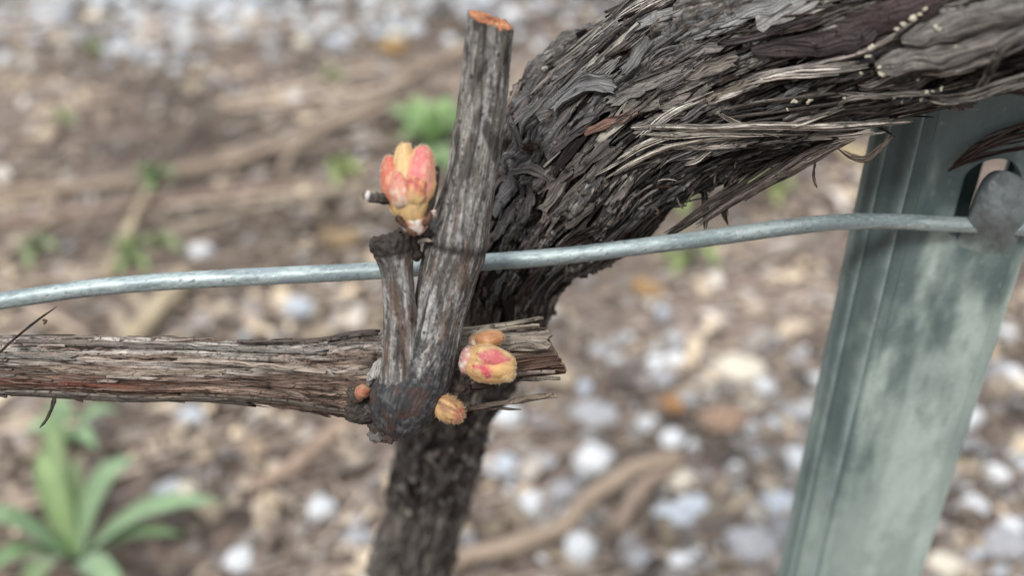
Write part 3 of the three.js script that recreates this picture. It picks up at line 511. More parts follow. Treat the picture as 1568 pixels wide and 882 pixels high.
  strip([[1268, 140, 3], [1330, 146, 3.6], [1400, 143, 4.6], [1440, 140, 5]], 0.5, 0.4, [0.2, 0.18, 0.16]);
  strip([[1280, 165, 3.4], [1296, 152, 3.8], [1330, 147, 4], [1380, 152, 4.6]], 0.45, 0.4, [0.22, 0.19, 0.17]);
  strip([[1060, 72, 1.6], [1150, 58, 1.8], [1240, 32, 2], [1300, 18, 2]], 0.8, 0.4, [0.07, 0.05, 0.055]);
  strip([[1150, 78, 1.6], [1230, 70, 1.8], [1300, 60, 2], [1340, 46, 2]], [2.2, 2.8], 0.7, [0.062, 0.043, 0.047], { wob: 0.1 });
  strip([[1250, 52, 1.4], [1310, 40, 1.6], [1375, 24, 1.6], [1440, 0, 1.6]], [2.4, 3], 0.7, [0.07, 0.046, 0.048], { wob: 0.1 });
  for (let k = 0; k < 46; k++) {
    const x0 = 930 + 560 * r(), c0 = trunk.find(x0, 0), f = -0.9 + 1.75 * r(), s0 = trunk.find(x0, 150 - (x0 - 930) * 0.25).s, L = 0.007 + 0.017 * r(), th = f * 1.25, p = [];
    for (let i = 0; i <= 5; i++) p.push(trunk.at(s0 + L * i / 5, th + 0.012 * Math.sin(i * 1.3 + k), 0.0016 + 0.0008 * r()));
    part(vine, 'bark_strip', sheaf(p, 0.0004 + 0.0009 * r(), 0.0005, mul(mixc(r() < 0.5 ? BROWN : SLATE, r() < 0.3 ? PALE : GREY, r()), 1.05), r), M.bark);
  }
  // the bundle that hangs free under the arm, its depth given outright
  const free = (list, w, t, col, o = {}) => part(vine, o.name ?? 'bark_strip', (Math.max(...[w].flat()) > 0.4 ? sheaf : strand)(list.map(([x, y, z]) => P(x, y, z)), Array.isArray(w) ? w.map((q) => q / 1000) : w / 1000, t / 1000, col, r, { n: list.length * 9, k: 7, ...o }), M.bark);
  const D = [0.085, 0.07, 0.062];
  free([[1300, 205, 0.226], [1240, 222, 0.232], [1170, 262, 0.238], [1100, 305, 0.242], [1045, 345, 0.244], [1018, 362, 0.245]], [1.6, 1.2], 0.9, D, { blunt: 1 });
  free([[1290, 215, 0.224], [1230, 240, 0.23], [1165, 282, 0.236], [1100, 322, 0.24], [1058, 352, 0.242]], [1.1, 0.8], 0.7, [0.12, 0.1, 0.09]);
  free([[1310, 210, 0.222], [1265, 232, 0.226], [1215, 262, 0.23], [1160, 290, 0.234], [1120, 318, 0.237]], 0.7, 0.5, [0.15, 0.125, 0.11]);
  free([[1280, 212, 0.232], [1215, 232, 0.237], [1150, 262, 0.242], [1120, 292, 0.245], [1080, 318, 0.247]], [1.8, 1.1], 0.8, [0.06, 0.05, 0.045]);
  free([[1255, 215, 0.228], [1195, 232, 0.234], [1160, 240, 0.238], [1130, 262, 0.24], [1110, 285, 0.241]], [1.4, 1.0], 0.8, [0.07, 0.058, 0.052]);
  free([[1300, 214, 0.22], [1255, 240, 0.224], [1212, 262, 0.227], [1180, 266, 0.23]], 0.45, 0.4, [0.17, 0.14, 0.12]);
  free([[1110, 258, 0.246], [1114, 290, 0.247], [1110, 320, 0.247], [1116, 345, 0.247]], [0.8, 0.9], 0.4, [0.06, 0.055, 0.04]);
  free([[1075, 270, 0.246], [1078, 300, 0.247], [1080, 330, 0.248], [1079, 352, 0.248]], [0.9, 0.4], 0.4, [0.06, 0.055, 0.042]);
  free([[1248, 245, 0.23], [1245, 270, 0.231], [1250, 288, 0.231]], 0.3, 0.25, [0.12, 0.09, 0.07]);
  free([[1278, 222, 0.222], [1300, 238, 0.221], [1322, 244, 0.22], [1346, 228, 0.219], [1372, 204, 0.217]], [0.45, 0.8], 0.4, [0.13, 0.105, 0.09]);
  for (const l of [[[1036, 302, 0.239], [1040, 312, 0.239], [1046, 320, 0.239]], [[1062, 292, 0.238], [1054, 306, 0.238], [1050, 312, 0.238]], [[1098, 262, 0.237], [1094, 274, 0.236], [1093, 282, 0.236]], [[1000, 316, 0.239], [1008, 324, 0.239], [1003, 328, 0.238]], [[1130, 240, 0.236], [1126, 250, 0.235], [1124, 258, 0.235]], [[868, 400, 0.252], [866, 420, 0.252], [865, 432, 0.252]]]) free(l, 0.25, 0.2, [0.12, 0.1, 0.08], { n: 10 });
  // pale twisted shreds on the shaded trunk below the wire
  strip([[720, 470, 2], [748, 440, 2.5], [790, 432, 3], [815, 448, 3]], 0.9, 0.6, [0.24, 0.21, 0.19]);
  strip([[700, 478, 2], [730, 455, 2], [780, 460, 2]], 0.8, 0.5, [0.15, 0.13, 0.12]);
  strip([[770, 425, 2], [820, 418, 2.4], [862, 408, 2.4]], 0.9, 0.6, [0.18, 0.155, 0.14]);
  strip([[812, 470, 1], [835, 440, 2], [850, 410, 2.4]], 0.8, 0.5, [0.1, 0.085, 0.08]);
  // crumbs of pale lichen and sap on the arm
  const crumb = (px, py, size, l = 2.6) => {
    const g = smooth(new THREE.IcosahedronGeometry(size / 1000, 5)), p = g.attributes.position, f = trunk.find(px, py), c = P(px, py, f.z - l / 1000), col = [], q = r() * 90; g.scale(0.55 + 0.9 * r(), 0.5 + 0.6 * r(), 0.6); g.rotateZ(r() * 3);
    for (let i = 0; i < p.count; i++) { const k = 1 + 1.1 * noise(p.getX(i) * 1900 + q, p.getY(i) * 1900, p.getZ(i) * 1900); p.setXYZ(i, p.getX(i) * k + c.x, p.getY(i) * k * 0.8 + c.y, p.getZ(i) * k * 0.7 + c.z); const b = 0.5 + 0.25 * noise(p.getX(i) * 3000, p.getY(i) * 3000, p.getZ(i) * 3000); col.push(b, b * 0.93, b * 0.74); }
    g.setAttribute('color', new THREE.Float32BufferAttribute(col, 3)); g.computeVertexNormals();
    part(vine, 'lichen_crumb', g, M.plain);
  };
  for (const [x, y, sz, l] of [[1335, 72, 0.9], [1328, 86, 0.8], [1352, 112, 1.2], [1345, 104, 0.8], [1362, 110, 0.8], [1318, 112, 0.6], [1398, 28, 0.8], [1408, 22, 0.7], [1416, 14, 0.6], [1382, 38, 0.7], [1372, 44, 0.5], [1432, 42, 0.6], [1438, 46, 0.5], [1465, 72, 0.8], [1485, 82, 0.5], [1476, 88, 0.5], [1418, 141, 0.8, 6], [1427, 140, 0.6, 6], [1410, 152, 0.5, 6], [1380, 156, 0.6, 5], [1404, 122, 0.5], [1216, 155, 0.7], [1238, 155, 0.8], [1205, 168, 0.35], [1165, 121, 0.6], [1292, 150, 0.5, 4], [1200, 113, 0.5], [1395, 150, 0.4, 5], [1368, 150, 0.4, 5], [1440, 136, 0.5, 6]]) crumb(x, y, sz * 0.72, l ?? 3);
  rebase(vine);
}
// ---------------------------------------------------------------- the pruned cane in front, its spur and its woolly buds
const caneT = thing('pruned_vine_cane', 'weathered brown vine cane from the left carrying a grey pruned spur with woolly buds', 'vine cane', [-0.05, 0.49, -0.2]);
{
  const r = rng(23);
  const pts = [[-260, 548, 40, 0.242], [-60, 556, 40, 0.239], [60, 559, 42, 0.237], [200, 565, 46, 0.2355], [330, 567, 46, 0.2345], [430, 572, 49, 0.234], [500, 577, 56, 0.2335], [545, 577, 61, 0.2332], [590, 576, 60, 0.233], [650, 567, 50, 0.233], [720, 552, 40, 0.233], [790, 544, 35, 0.233], [848, 539, 32, 0.233]].map(([x, y, hw, z]) => [P(x, y, z), hw * z / F]);
  const cane = new Tube(pts, (s, th, q) => 0.05 * noise(q * Math.cos(th) * 120, q * Math.sin(th) * 120 + 4, s * 40));
  const sNode = cane.find(560, 578).s, sRed0 = cane.find(-10, 560).s, sRed1 = cane.find(330, 567).s;
  const TAN = [0.37, 0.275, 0.22], GR = [0.52, 0.475, 0.435], DK = [0.075, 0.055, 0.047], RED = [0.17, 0.06, 0.042], MID = [0.165, 0.115, 0.092];
  const skin = (x, y, s, th, sm) => {
    const node = Math.exp(-(((sm - sNode) * 1000 / 9) ** 2)), w = 1.2 * noise(x * 0.2, y * 0.2, s * 0.05), X = x + w, Y = y + w, S = s * (1 + 0 * node) + node * 6 * noise(x * 0.25, y * 0.25, s * 0.25);
    const t1 = 2.6 * fbm(X * 0.3 + 3, Y * 0.3, S * 0.012) + 1, t2 = 2.6 * fbm(X * 0.75, Y * 0.75, S * 0.026 + node * 0.3 * noise(X * 0.6, Y * 0.6, S * 0.5)), fib = noise(X * 2.0, Y * 2.0, S * 0.06), f2 = noise(X * 4.2, Y * 4.2, S * 0.15);
    const crack = Math.max(0, 1 - Math.abs(noise(X * 0.85, Y * 0.85 + 6, S * 0.016)) / 0.06);
    const h = 0.3 * terr(t1) + 0.16 * terr(t2, 0.2) + 0.2 * fib + 0.09 * f2 - 0.38 * crack + node * 0.75 * noise(x * 0.4, y * 0.4, s * 0.4) - 0.4;
    // bleached paler above, with overhead light painted in; a bare reddish strip along the lower side
    const up = -Math.sin(th), a = noise(X * 0.5, Y * 0.5 + 9, S * 0.035);
    let c = mixc(MID, TAN, ss(-0.2, 0.5, a + 0.3 * fib)); c = mixc(c, GR, ss(-0.1, 0.75, up * 0.55 + 0.9 * noise(X * 0.6 + 8, Y * 0.6, S * 0.05)));
    const band = Math.exp(-(((th - 0.62 + 0.12 * noise(s * 0.05, 2, 2)) / 0.2) ** 2)) * ss(sRed0 - 0.02, sRed0 + 0.01, sm) * (1 - ss(sRed1 - 0.03, sRed1 + 0.012, sm));
    c = mixc(c, RED, Math.min(1, band * (0.85 + 0.6 * fib)));
    c = mixc(c, DK, Math.min(0.95, ss(0.12, 0.5, noise(X * 0.9, Y * 0.9, S * 0.09 + 30)) * 0.75 + crack * 0.8 + node * 0.2));
    c = mixc(c, [0.02, 0.018, 0.018], ss(0.3, 0.5, noise(x * 2.4, y * 2.4, s * 1.1)) * ss(0.0, 0.6, up) * 0.9);
    { const e = ss(cane.len - 0.022, cane.len - 0.016, sm) * ss(0.0, 0.2, th); c = mixc(c, mul([0.13, 0.082, 0.062], 1 + 0.5 * fib), 0.9 * e); }
    const k = 1 + 0.35 * fib + 0.3 * f2;
    return [h, c[0] * k, c[1] * k, c[2] * k];
  };
  const cut = (s, th) => ss(cane.len - 0.012, cane.len, s) * (0.0022 * Math.sin(th) + 0.0004 * noise(Math.cos(th) * 5, Math.sin(th) * 5, 3));
  part(caneT, 'cane', cane.build(rowsOf([0, cane.find(-20, 558).s, 30], [cane.find(-20, 558).s, cane.len, 620]), 240, skin, cut), M.wood);
  part(caneT, 'cut_end', cane.cap(cane.len, 240, skin, cut, (f, th, v) => mul([0.2, 0.14, 0.1], 1 + 0.4 * noise(v.x * 2500, v.y * 2500, v.z * 2500)), 0.0006, 1), M.plain);
  // peeling strips on the cane
  const plate = (px, py, L, W, o) => { const f = cane.find(px, py); part(caneT, 'bark_strip', flake(cane, { s: f.s, th: f.th, L: L / 1000, W: W / 1000, nL: 22, nW: 4, h: 0.0006, t: 0.0004, jag: 0.08, ...o }, r), M.wood); };
  plate(770, 530, 21, 4.0, { col: [0.27, 0.23, 0.19], h: 0.0013, lift1: 0.001, yaw: 0.02, t: 0.0006 });
  plate(762, 508, 20, 1.8, { col: [0.36, 0.32, 0.26], h: 0.0018, lift1: 0.0016, yaw: -0.02 });
  plate(480, 527, 32, 1.5, { col: [0.16, 0.13, 0.115], h: 0.001, lift1: 0.0008, yaw: -0.045 });
  plate(300, 535, 60, 1.5, { col: [0.3, 0.275, 0.25], h: 0.0009, yaw: 0.02, nL: 34 });
  plate(170, 532, 40, 1.4, { col: [0.2, 0.17, 0.15], h: 0.0009, yaw: 0.015, nL: 26 });
  plate(60, 548, 24, 1.2, { col: [0.24, 0.22, 0.2], h: 0.0008, nL: 20 });
  plate(200, 606, 55, 2.2, { col: [0.2, 0.18, 0.16], h: 0.0009, lift0: 0.0006, yaw: 0.02, nL: 34 });
  plate(420, 612, 40, 1.6, { col: [0.18, 0.155, 0.13], h: 0.0006, nL: 24 });
  plate(400, 560, 34, 1.2, { col: [0.36, 0.3, 0.25], h: 0.0007, yaw: 0.03, nL: 24 });
  plate(230, 570, 40, 1.4, { col: [0.34, 0.28, 0.23], h: 0.0006, yaw: -0.02, nL: 24 });
  const fr = (list, w, t, col, name = 'bark_strip', o = {}) => part(caneT, name, strand(list.map(([x, y, z]) => P(x, y, z)), Array.isArray(w) ? w.map((q) => q / 1000) : w / 1000, t / 1000, col, r, { n: list.length * 9, k: 7, ...o }), M.wood);
  fr([[690, 632, 0.231], [740, 622, 0.23], [800, 612, 0.229], [853, 604, 0.228]], [0.5, 0.75], 0.35, [0.22, 0.175, 0.14], 'bark_strip', { blunt: 1 });
  fr([[700, 626, 0.2315], [750, 625, 0.231], [798, 627, 0.231]], [0.4, 0.3], 0.25, [0.15, 0.12, 0.1]);
  fr([[700, 588, 0.231], [770, 581, 0.231], [820, 580, 0.231], [858, 579, 0.231]], [0.8, 0.5], 0.3, [0.22, 0.19, 0.16], 'bark_strip', { blunt: 1 });
  fr([[660, 598, 0.23], [740, 588, 0.23], [800, 578, 0.231]], [1.2, 0.8], 0.5, [0.06, 0.045, 0.038]);
  fr([[702, 512, 0.2285], [760, 505, 0.2285], [826, 498, 0.228]], [0.7, 0.5], 0.35, [0.36, 0.31, 0.25], 'bark_strip', { blunt: 1 });
  fr([[-12, 552, 0.2285], [20, 522, 0.2275], [50, 497, 0.227], [88, 469, 0.227]], [0.32, 0.22], 0.25, [0.07, 0.052, 0.045], 'tendril', { wob: 0.8, k: 6 });
  fr([[66, 490, 0.2272], [72, 491, 0.2268], [68, 497, 0.2268]], 0.28, 0.25, [0.09, 0.068, 0.055], 'tendril');
  fr([[86, 604, 0.2325], [80, 626, 0.2325], [70, 646, 0.2325], [62, 655, 0.2325]], [0.55, 0.22], 0.25, [0.1, 0.085, 0.075], 'bark_shred');
  fr([[-40, 600, 0.235], [-10, 605, 0.235], [12, 605, 0.235]], [0.6, 0.5], 0.3, [0.12, 0.1, 0.09], 'bark_shred', { blunt: 1 });
  const frag = [];
  for (let k = 0; k < 150; k++) {
    const s = cane.find(-10, 558).s + r() * (cane.len - cane.find(-10, 558).s - 0.004), th = (r() - 0.5) * 4.4, L = 0.003 + 0.014 * r() * r(), near = Math.abs(s - sNode) < 0.012;
    if (r() < 0.35) frag.push(flake(cane, { s, th, L: near ? 0.003 : L, W: 0.0003 + 0.0007 * r(), yaw: (r() - 0.5) * (near ? 1.6 : 0.12), h: 0.0004 + 0.0004 * r(), lift1: r() < 0.3 ? 0.0006 * r() : 0, col: mul(mixc(mixc(DK, TAN, r()), GR, r() * 0.8), 0.7 + 0.6 * r()), nL: 5, nW: 1, t: 0.0003, point: 0.4 * r() }, r));
    else { const p = [0, 1, 2, 3].map((i) => cane.at(s + L * i / 3, th + (r() - 0.5) * 0.06, 0.0005 + 0.0002 * i * r())); frag.push(strand(p, 0.00012 + 0.0001 * r(), 0.00012, mixc(DK, TAN, r()), r, { n: 5, k: 4 })); }
  }
  part(caneT, 'bark_fibres', mergeGeometries(frag), M.wood).userData.kind = 'stuff';

  // the spur: a grey shoot with a swollen heel, a node, a slanting cut, and a short dead stub beside it
  const mk = (l) => l.map(([x, y, hw, z]) => [P(x, y, z), hw * z / F]);
  const sp = new Tube(mk([[606, 660, 20, 0.2252], [610, 645, 42, 0.2242], [621, 613, 57, 0.2234], [643, 574, 53, 0.2234], [658, 535, 46, 0.2228], [669, 490, 42, 0.222], [679, 450, 43.5, 0.2212], [688, 415, 46, 0.2204], [697, 384, 49, 0.2196], [703, 354, 47, 0.2186], [711, 318, 43, 0.2175], [722, 270, 40, 0.2158], [731, 215, 39, 0.2135], [738, 160, 38, 0.211], [745, 95, 37, 0.2075], [751, 32, 36.5, 0.2035]]), (s, th, q) => 0.04 * noise(Math.cos(th) * 1.6, Math.sin(th) * 1.6, s * 60) + 0.025 * Math.cos(2 * th + 0.6));
  const sNd = sp.find(699, 376).s, sTop = sp.len;
  const LG = [0.5, 0.495, 0.485], MG = [0.125, 0.115, 0.105], BR = [0.17, 0.1, 0.07], BK = [0.04, 0.036, 0.034], OLV = [0.36, 0.35, 0.3];
  const heel = sp.find(625, 600).s;
  const spurSkin = (x, y, s, th, sm) => {
    const w = 1.4 * noise(x * 0.18, y * 0.18, s * 0.06), X = x + w, Y = y + w;
    const st = noise(X * 0.55, Y * 0.55, s * 0.045), st2 = noise(X * 1.4 + 6, Y * 1.4, s * 0.22), f = noise(X * 3, Y * 3, s * 0.35), g = noise(x * 1.1, y * 1.1, s * 0.8);
    const nd = (sm - sNd) * 1000, ring = Math.exp(-((nd / 1.1) ** 2)), cr = Math.max(0, 1 - Math.abs(th - 0.12 - 0.25 * noise(s * 0.06, 1, 8) + 0.006 * (nd)) * 14) * ss(-6, 2, nd);
    const crack2 = Math.max(0, 1 - Math.abs(th + 0.5 - 0.25 * noise(s * 0.07, 4, 3)) * 16) * (1 - ss(-14, -2, nd));
    const h = 0.14 * st2 + 0.12 * st + 0.05 * f + 0.05 * g - 0.35 * ring * (0.6 + noise(x * 0.5, y * 0.5, 3)) + 0.35 * Math.exp(-(((nd - 2.2) / 2.2) ** 2)) - 0.3 * cr - 0.4 * crack2;
    const pt = noise(X * 0.75, Y * 0.75, s * 0.075 + 70) + 0.6 * noise(X * 1.9, Y * 1.9, s * 0.3) + 0.45 * noise(x * 3.6, y * 3.6, s * 1.2);
    let c = mixc(MG, LG, ss(-0.3, 0.4, pt) * (0.55 + 0.45 * ss(-0.3, 0.3, g + 0.4 * st)));
    const low = 1 - ss(-22, -4, nd), up = ss(4, 20, nd);
    c = mixc(c, OLV, 0.45 * up * ss(-0.1, 0.3, noise(X * 0.4, Y * 0.4, s * 0.08 + 60)));
    c = mixc(c, BR, ss(0.12, 0.34, noise(X * 0.6 + 40, Y * 0.6, s * 0.06)) * (0.6 - 0.5 * up));
    c = mixc(c, BR, 0.5 * ss(0.2, 0.5, st2) * (0.12 + 0.4 * low));
    c = mixc(c, BK, 0.8 * ss(0.22, 0.48, noise(x * 0.38 + 3, y * 0.38, s * 0.2)) * (0.45 + 0.55 * up));        // sooty mould spots
    c = mixc(c, BK, 0.8 * ss(0.36, 0.6, noise(x * 1.3, y * 1.3, s * 0.9 + 9)));
    c = mixc(c, BK, Math.min(0.9, 0.75 * ring * (0.5 + 0.8 * Math.abs(g) + 0.4) + 0.7 * cr + 0.8 * crack2));
    { const dk = 1 - ss(heel + 0.001, heel + 0.012, sm - 0.004 + 0.009 * noise(x * 0.35, y * 0.35, s * 0.1 + 11) + 0.006 * pt); c = mixc(c, mixc(mixc([0.04, 0.041, 0.045], [0.12, 0.122, 0.128], ss(-0.1, 0.5, noise(x * 0.8, y * 0.8, s * 0.7) + 0.6 * noise(x * 2.2, y * 2.2, s * 1.9))), [0.075, 0.042, 0.034], ss(0.12, 0.3, noise(x * 0.35, y * 0.35, s * 0.35 + 5)) * 0.8), dk * 0.95); }   // the dark old heel
    const k = 1 + 0.25 * f + 0.3 * noise(x * 4, y * 4, s * 2.2);
    return [h, c[0] * k, c[1] * k, c[2] * k];
  };
  const tipCut = (s, th) => ss(sTop - 0.008, sTop, s) * (0.0012 * -Math.sin(th) + 0.0003 * Math.cos(th) + 0.0007 * noise(Math.cos(th) * 3, Math.sin(th) * 3, 1));
  const st = new Tube(mk([[618, 640, 22, 0.222], [611, 614, 31, 0.2208], [612, 580, 30, 0.2198], [614, 540, 27, 0.219], [614, 495, 26, 0.2178], [611, 450, 24, 0.2166], [608, 415, 25, 0.216], [604, 388, 30, 0.2155], [601, 371, 35, 0.215], [600, 362, 33, 0.2148]]), (s, th) => 0.07 * noise(Math.cos(th) * 2, Math.sin(th) * 2, s * 90 + 4));
  const stubTop = st.len;
  const stubSkin = (x, y, s, th, sm) => {
    const [h, a, b, c] = spurSkin(x + 30, y, s + 120, th + 3, sNd - 0.016);
    const hl = 1 - ss(0.001, 0.014, sm + 0.008 * noise(x * 0.5, y * 0.5, s * 0.2)); const e = hl > 0.02 && sm < 0.02 ? hl * 0.7 : ss(stubTop - 0.0065, stubTop - 0.002, sm + 0.0012 * noise(x * 0.6, y * 0.6, 4)), k = mixc([a, b, c], mul([0.05, 0.04, 0.036], 1 + noise(x * 2, y * 2, s * 2) * 0.5), e * 0.93);
    return [h + e * 0.5 * noise(x * 0.8, y * 0.8, s * 0.8), ...k];
  };
  const stubCut = (s, th) => ss(stubTop - 0.004, stubTop, s) * (0.0006 * noise(Math.cos(th) * 2.5, Math.sin(th) * 2.5, 8) * 2 + 0.0012 * Math.sin(th));
  part(caneT, 'spur', sp.build(rowsOf([0, sTop, 560]), 220, spurSkin, tipCut), M.spur, 'upright grey pruned spur with a slanting orange cut at its tip');
  part(caneT, 'dead_stub', st.build(rowsOf([0, stubTop, 240]), 140, stubSkin, stubCut), M.spur, 'short dead grey stub with a black broken end');
  const [cA, cB] = [[0.36, 0.15, 0.075], [0.2, 0.075, 0.04]];
  part(caneT, 'cut_face', sp.cap(sTop, 220, spurSkin, tipCut, (f, th, v) => { const n = noise(v.x * 1500, v.y * 1500, v.z * 1500); return f < 0.12 ? [0.1, 0.06, 0.045] : mixc(mixc(cA, cB, ss(0.35, 0.8, f)), [0.5, 0.33, 0.2], ss(0.2, 0.6, n)); }, 0.0008, 1), M.plain, 'fresh orange cut at the top of the spur');
  part(caneT, 'broken_end', st.cap(stubTop, 140, stubSkin, stubCut, (f, th, v) => mul([0.05, 0.04, 0.035], 1 + 0.6 * noise(v.x * 2000, v.y * 2000, v.z * 2000)), 0.0009, 1), M.plain);
  // dark corky collar under the heel
  const lump = (name, px, py, z, ax, col, amp, freq, sub = 4, label) => {
    const g = smooth(new THREE.IcosahedronGeometry(1, sub * 5)), p = g.attributes.position, c = P(px, py, z), cl = [], q = r() * 60;
    for (let i = 0; i < p.count; i++) { const d = V(p.getX(i), p.getY(i), p.getZ(i)), k = 1 + 0.7 * amp * (noise(d.x * freq * 0.6 + q, d.y * freq * 0.6, d.z * freq * 0.6) + 0.3 * noise(d.x * freq * 1.5, d.y * freq * 1.5 + q, d.z * freq * 1.5)); const t = noise(d.x * 5 + q, d.y * 5, d.z * 5); p.setXYZ(i, c.x + d.x * ax[0] * k / 1000, c.y + d.y * ax[1] * k / 1000, c.z + d.z * ax[2] * k / 1000); cl.push(...mul(col, 1 + 0.7 * t)); }
    g.setAttribute('color', new THREE.Float32BufferAttribute(cl, 3)); g.computeVertexNormals();
    return part(caneT, name, g, M.plain, label);
  };
  lump('corky_collar', 598, 628, 0.2295, [7.4, 3.4, 4], [0.07, 0.055, 0.048], 0.4, 3.2);
  lump('corky_collar', 645, 634, 0.2292, [5.2, 2.4, 3.6], [0.065, 0.052, 0.046], 0.4, 3.4);
  lump('corky_collar', 588, 655, 0.2285, [3.2, 2.9, 2.2], [0.055, 0.042, 0.036], 0.6, 2.6);
  lump('corky_collar', 578, 668, 0.2278, [2.0, 1.5, 1.4], [0.12, 0.11, 0.1], 0.6, 2.6);
  lump('corky_collar', 596, 671, 0.2275, [1.5, 1.2, 1.2], [0.07, 0.05, 0.045], 0.7, 2.4);
  lump('corky_collar', 548, 606, 0.2262, [2.6, 3.4, 2.0], [0.06, 0.048, 0.042], 0.55, 2.8);
  lump('corky_collar', 680, 590, 0.2275, [5.4, 3.2, 3.2], [0.06, 0.046, 0.04], 0.4, 3.2);
  for (let k = 0; k < 17; k++) {
    const a = 0.1 + k / 16 * 3.3, x = 622 - Math.cos(a) * 56 * (k < 8 ? 1.08 : 0.98), y = 598 + Math.sin(a) * 52;
    lump('corky_collar', x, y, 0.2268 - 0.0012 * Math.sin(a), [1.1 + 1.5 * r(), 0.9 + 1.1 * r(), 1.2 + r()], mul([0.05, 0.042, 0.038], 0.5 + r()), 0.7, 2.8, 2);
  }
  lump('corky_collar', 540, 600, 0.2268, [2.0, 4.2, 1.2], [0.022, 0.018, 0.016], 0.5, 2.6);
  lump('corky_collar', 552, 634, 0.2266, [3.4, 2.4, 1.8], [0.05, 0.042, 0.038], 0.5, 2.8);
  { // the torn pale flakes beside the heel
    const f = (l, w, c) => fr(l, w, 0.3, c, 'bark_flake', { wob: 0.8, n: 14 });
    f([[564, 584, 0.2205], [571, 572, 0.2198], [578, 560, 0.2195], [588, 549, 0.2195]], [1.1, 0.8], [0.52, 0.5, 0.47]);
    f([[574, 580, 0.22], [582, 570, 0.2195], [590, 553, 0.2193]], [0.6, 0.5], [0.42, 0.4, 0.37]);
    f([[562, 590, 0.2215], [568, 582, 0.2212]], 0.6, [0.3, 0.28, 0.26]);
  }
  // buds: overlapping scales in a coat of wool
  const CREAM = [0.62, 0.42, 0.19], PEACH = [0.6, 0.27, 0.13], PINK = [0.58, 0.15, 0.15], REDB = [0.45, 0.07, 0.05], ORNG = [0.38, 0.17, 0.07], WHITE = [0.62, 0.56, 0.5];
  const lobe = (c, ax, la, rb, rc, colf, o = {}) => {           // c centre, ax axis, half length and half widths in mm
    const side = ax.clone().cross(EYE.clone().sub(c)).normalize(), fw = side.clone().cross(ax).normalize(), nU = 40, nV = 48, pos = [], cl = [], idx = [], q = r() * 50;
    for (let i = 0; i <= nU; i++) for (let j = 0; j < nV; j++) {
      const t = i / nU * Math.PI, ph = j / nV * 2 * Math.PI, l = -Math.cos(t), rad = Math.pow(Math.sin(t), o.round ?? 0.85) * (1 - (o.taper ?? 0.15) * l);
      const n = 1 + 0.1 * noise(Math.cos(ph) * 1.5 + q, Math.sin(ph) * 1.5, l * 1.6) + 0.035 * noise(Math.cos(ph) * 6 + q, Math.sin(ph) * 6, l * 3) - (o.crease ?? 0) * Math.exp(-(((Math.abs(ph - Math.PI / 2 + (o.cz ?? 0))) / 0.22) ** 2)) * Math.sin(t);
      const v = c.clone().addScaledVector(ax, l * la / 1000).addScaledVector(side, Math.cos(ph) * rad * rb * n / 1000).addScaledVector(fw, Math.sin(ph) * rad * rc * n / 1000);
      pos.push(v.x, v.y, v.z); cl.push(...mul(colf(l, ph, noise(v.x * 700 + q, v.y * 700, v.z * 700)), veins(ph, l, noise(v.x * 1800, v.y * 1800, v.z * 1800)) + 0.12 * noise(v.x * 4000, v.y * 4000, v.z * 4000)));
    }
    for (let i = 0; i < nU; i++) for (let j = 0; j < nV; j++) { const a = i * nV + j, d = i * nV + (j + 1) % nV, b = a + nV, e = d + nV; idx.push(a, d, b, b, d, e); }
    const g = geoFrom(pos, idx, cl);
    { const n = g.attributes.normal, p = g.attributes.position, k = (20 * nV) * 3; const out = V(p.array[k] - c.x, p.array[k + 1] - c.y, p.array[k + 2] - c.z); if (out.dot(V(n.array[k], n.array[k + 1], n.array[k + 2])) < 0) { const ix = g.index.array; for (let i = 0; i < ix.length; i += 3) { const t = ix[i]; ix[i] = ix[i + 1]; ix[i + 1] = t; } g.computeVertexNormals(); } }
    return g;
  };
  const wool = (geos, count, len, col, axis) => {
    const pos = [], cl = [], idx = [], d = V(0, 0, 0), n = V(0, 0, 0), p = V(0, 0, 0);
    for (let k = 0; k < count; k++) {
      const g = geos[Math.floor(r() * geos.length)], i = Math.floor((0.06 + 0.88 * r()) * g.attributes.position.count);
      p.fromBufferAttribute(g.attributes.position, i); n.fromBufferAttribute(g.attributes.normal, i);
      d.set(r() - 0.5, r() - 0.5, r() - 0.5).multiplyScalar(1.1).addScaledVector(n, 0.35).addScaledVector(axis, 0.6).normalize();
      const L = len * (0.4 + 0.9 * r()) / 1000, w = 0.000035 + 0.00003 * r(), b = pos.length / 3, sd = d.clone().cross(V(r() - 0.5, r() - 0.5, r() - 0.5)).normalize().multiplyScalar(w), c = mul(col, 0.75 + 0.5 * r());
      const m = p.clone().addScaledVector(d, L * 0.5).addScaledVector(n, L * 0.08), e = p.clone().addScaledVector(d, L).addScaledVector(n, -L * 0.25);
      for (const [q, s2] of [[p, 1], [m, 0.8], [e, 0.3]]) { pos.push(q.x + sd.x * s2, q.y + sd.y * s2, q.z + sd.z * s2, q.x - sd.x * s2, q.y - sd.y * s2, q.z - sd.z * s2); cl.push(...c, ...c); }
      idx.push(b, b + 1, b + 2, b + 2, b + 1, b + 3, b + 2, b + 3, b + 4, b + 4, b + 3, b + 5);
    }
    return geoFrom(pos, idx, cl);
  };
  function bud(label, lobes, hairs, len, col, axis) {
    const b = new THREE.Group(); b.name = 'bud'; b.userData.label = label; caneT.add(b);
    const gs = lobes.map(([name, g]) => { part(b, name, g, M.bud); return g; });
    part(b, 'wool', wool(gs, hairs, len, col, axis), M.hair).userData.kind = 'stuff';
  }
  const veins = (ph, l, n) => 0.82 + 0.3 * (noise(Math.cos(ph) * 4.5, Math.sin(ph) * 4.5, l * 0.9) + 0.5 * n);
  const blush = (a, b, at, wd) => (l, ph, n) => mixc(a, b, ss(at - wd, at + wd, l * 0.4 + n * 0.9 + 0.5 * Math.sin(ph)));
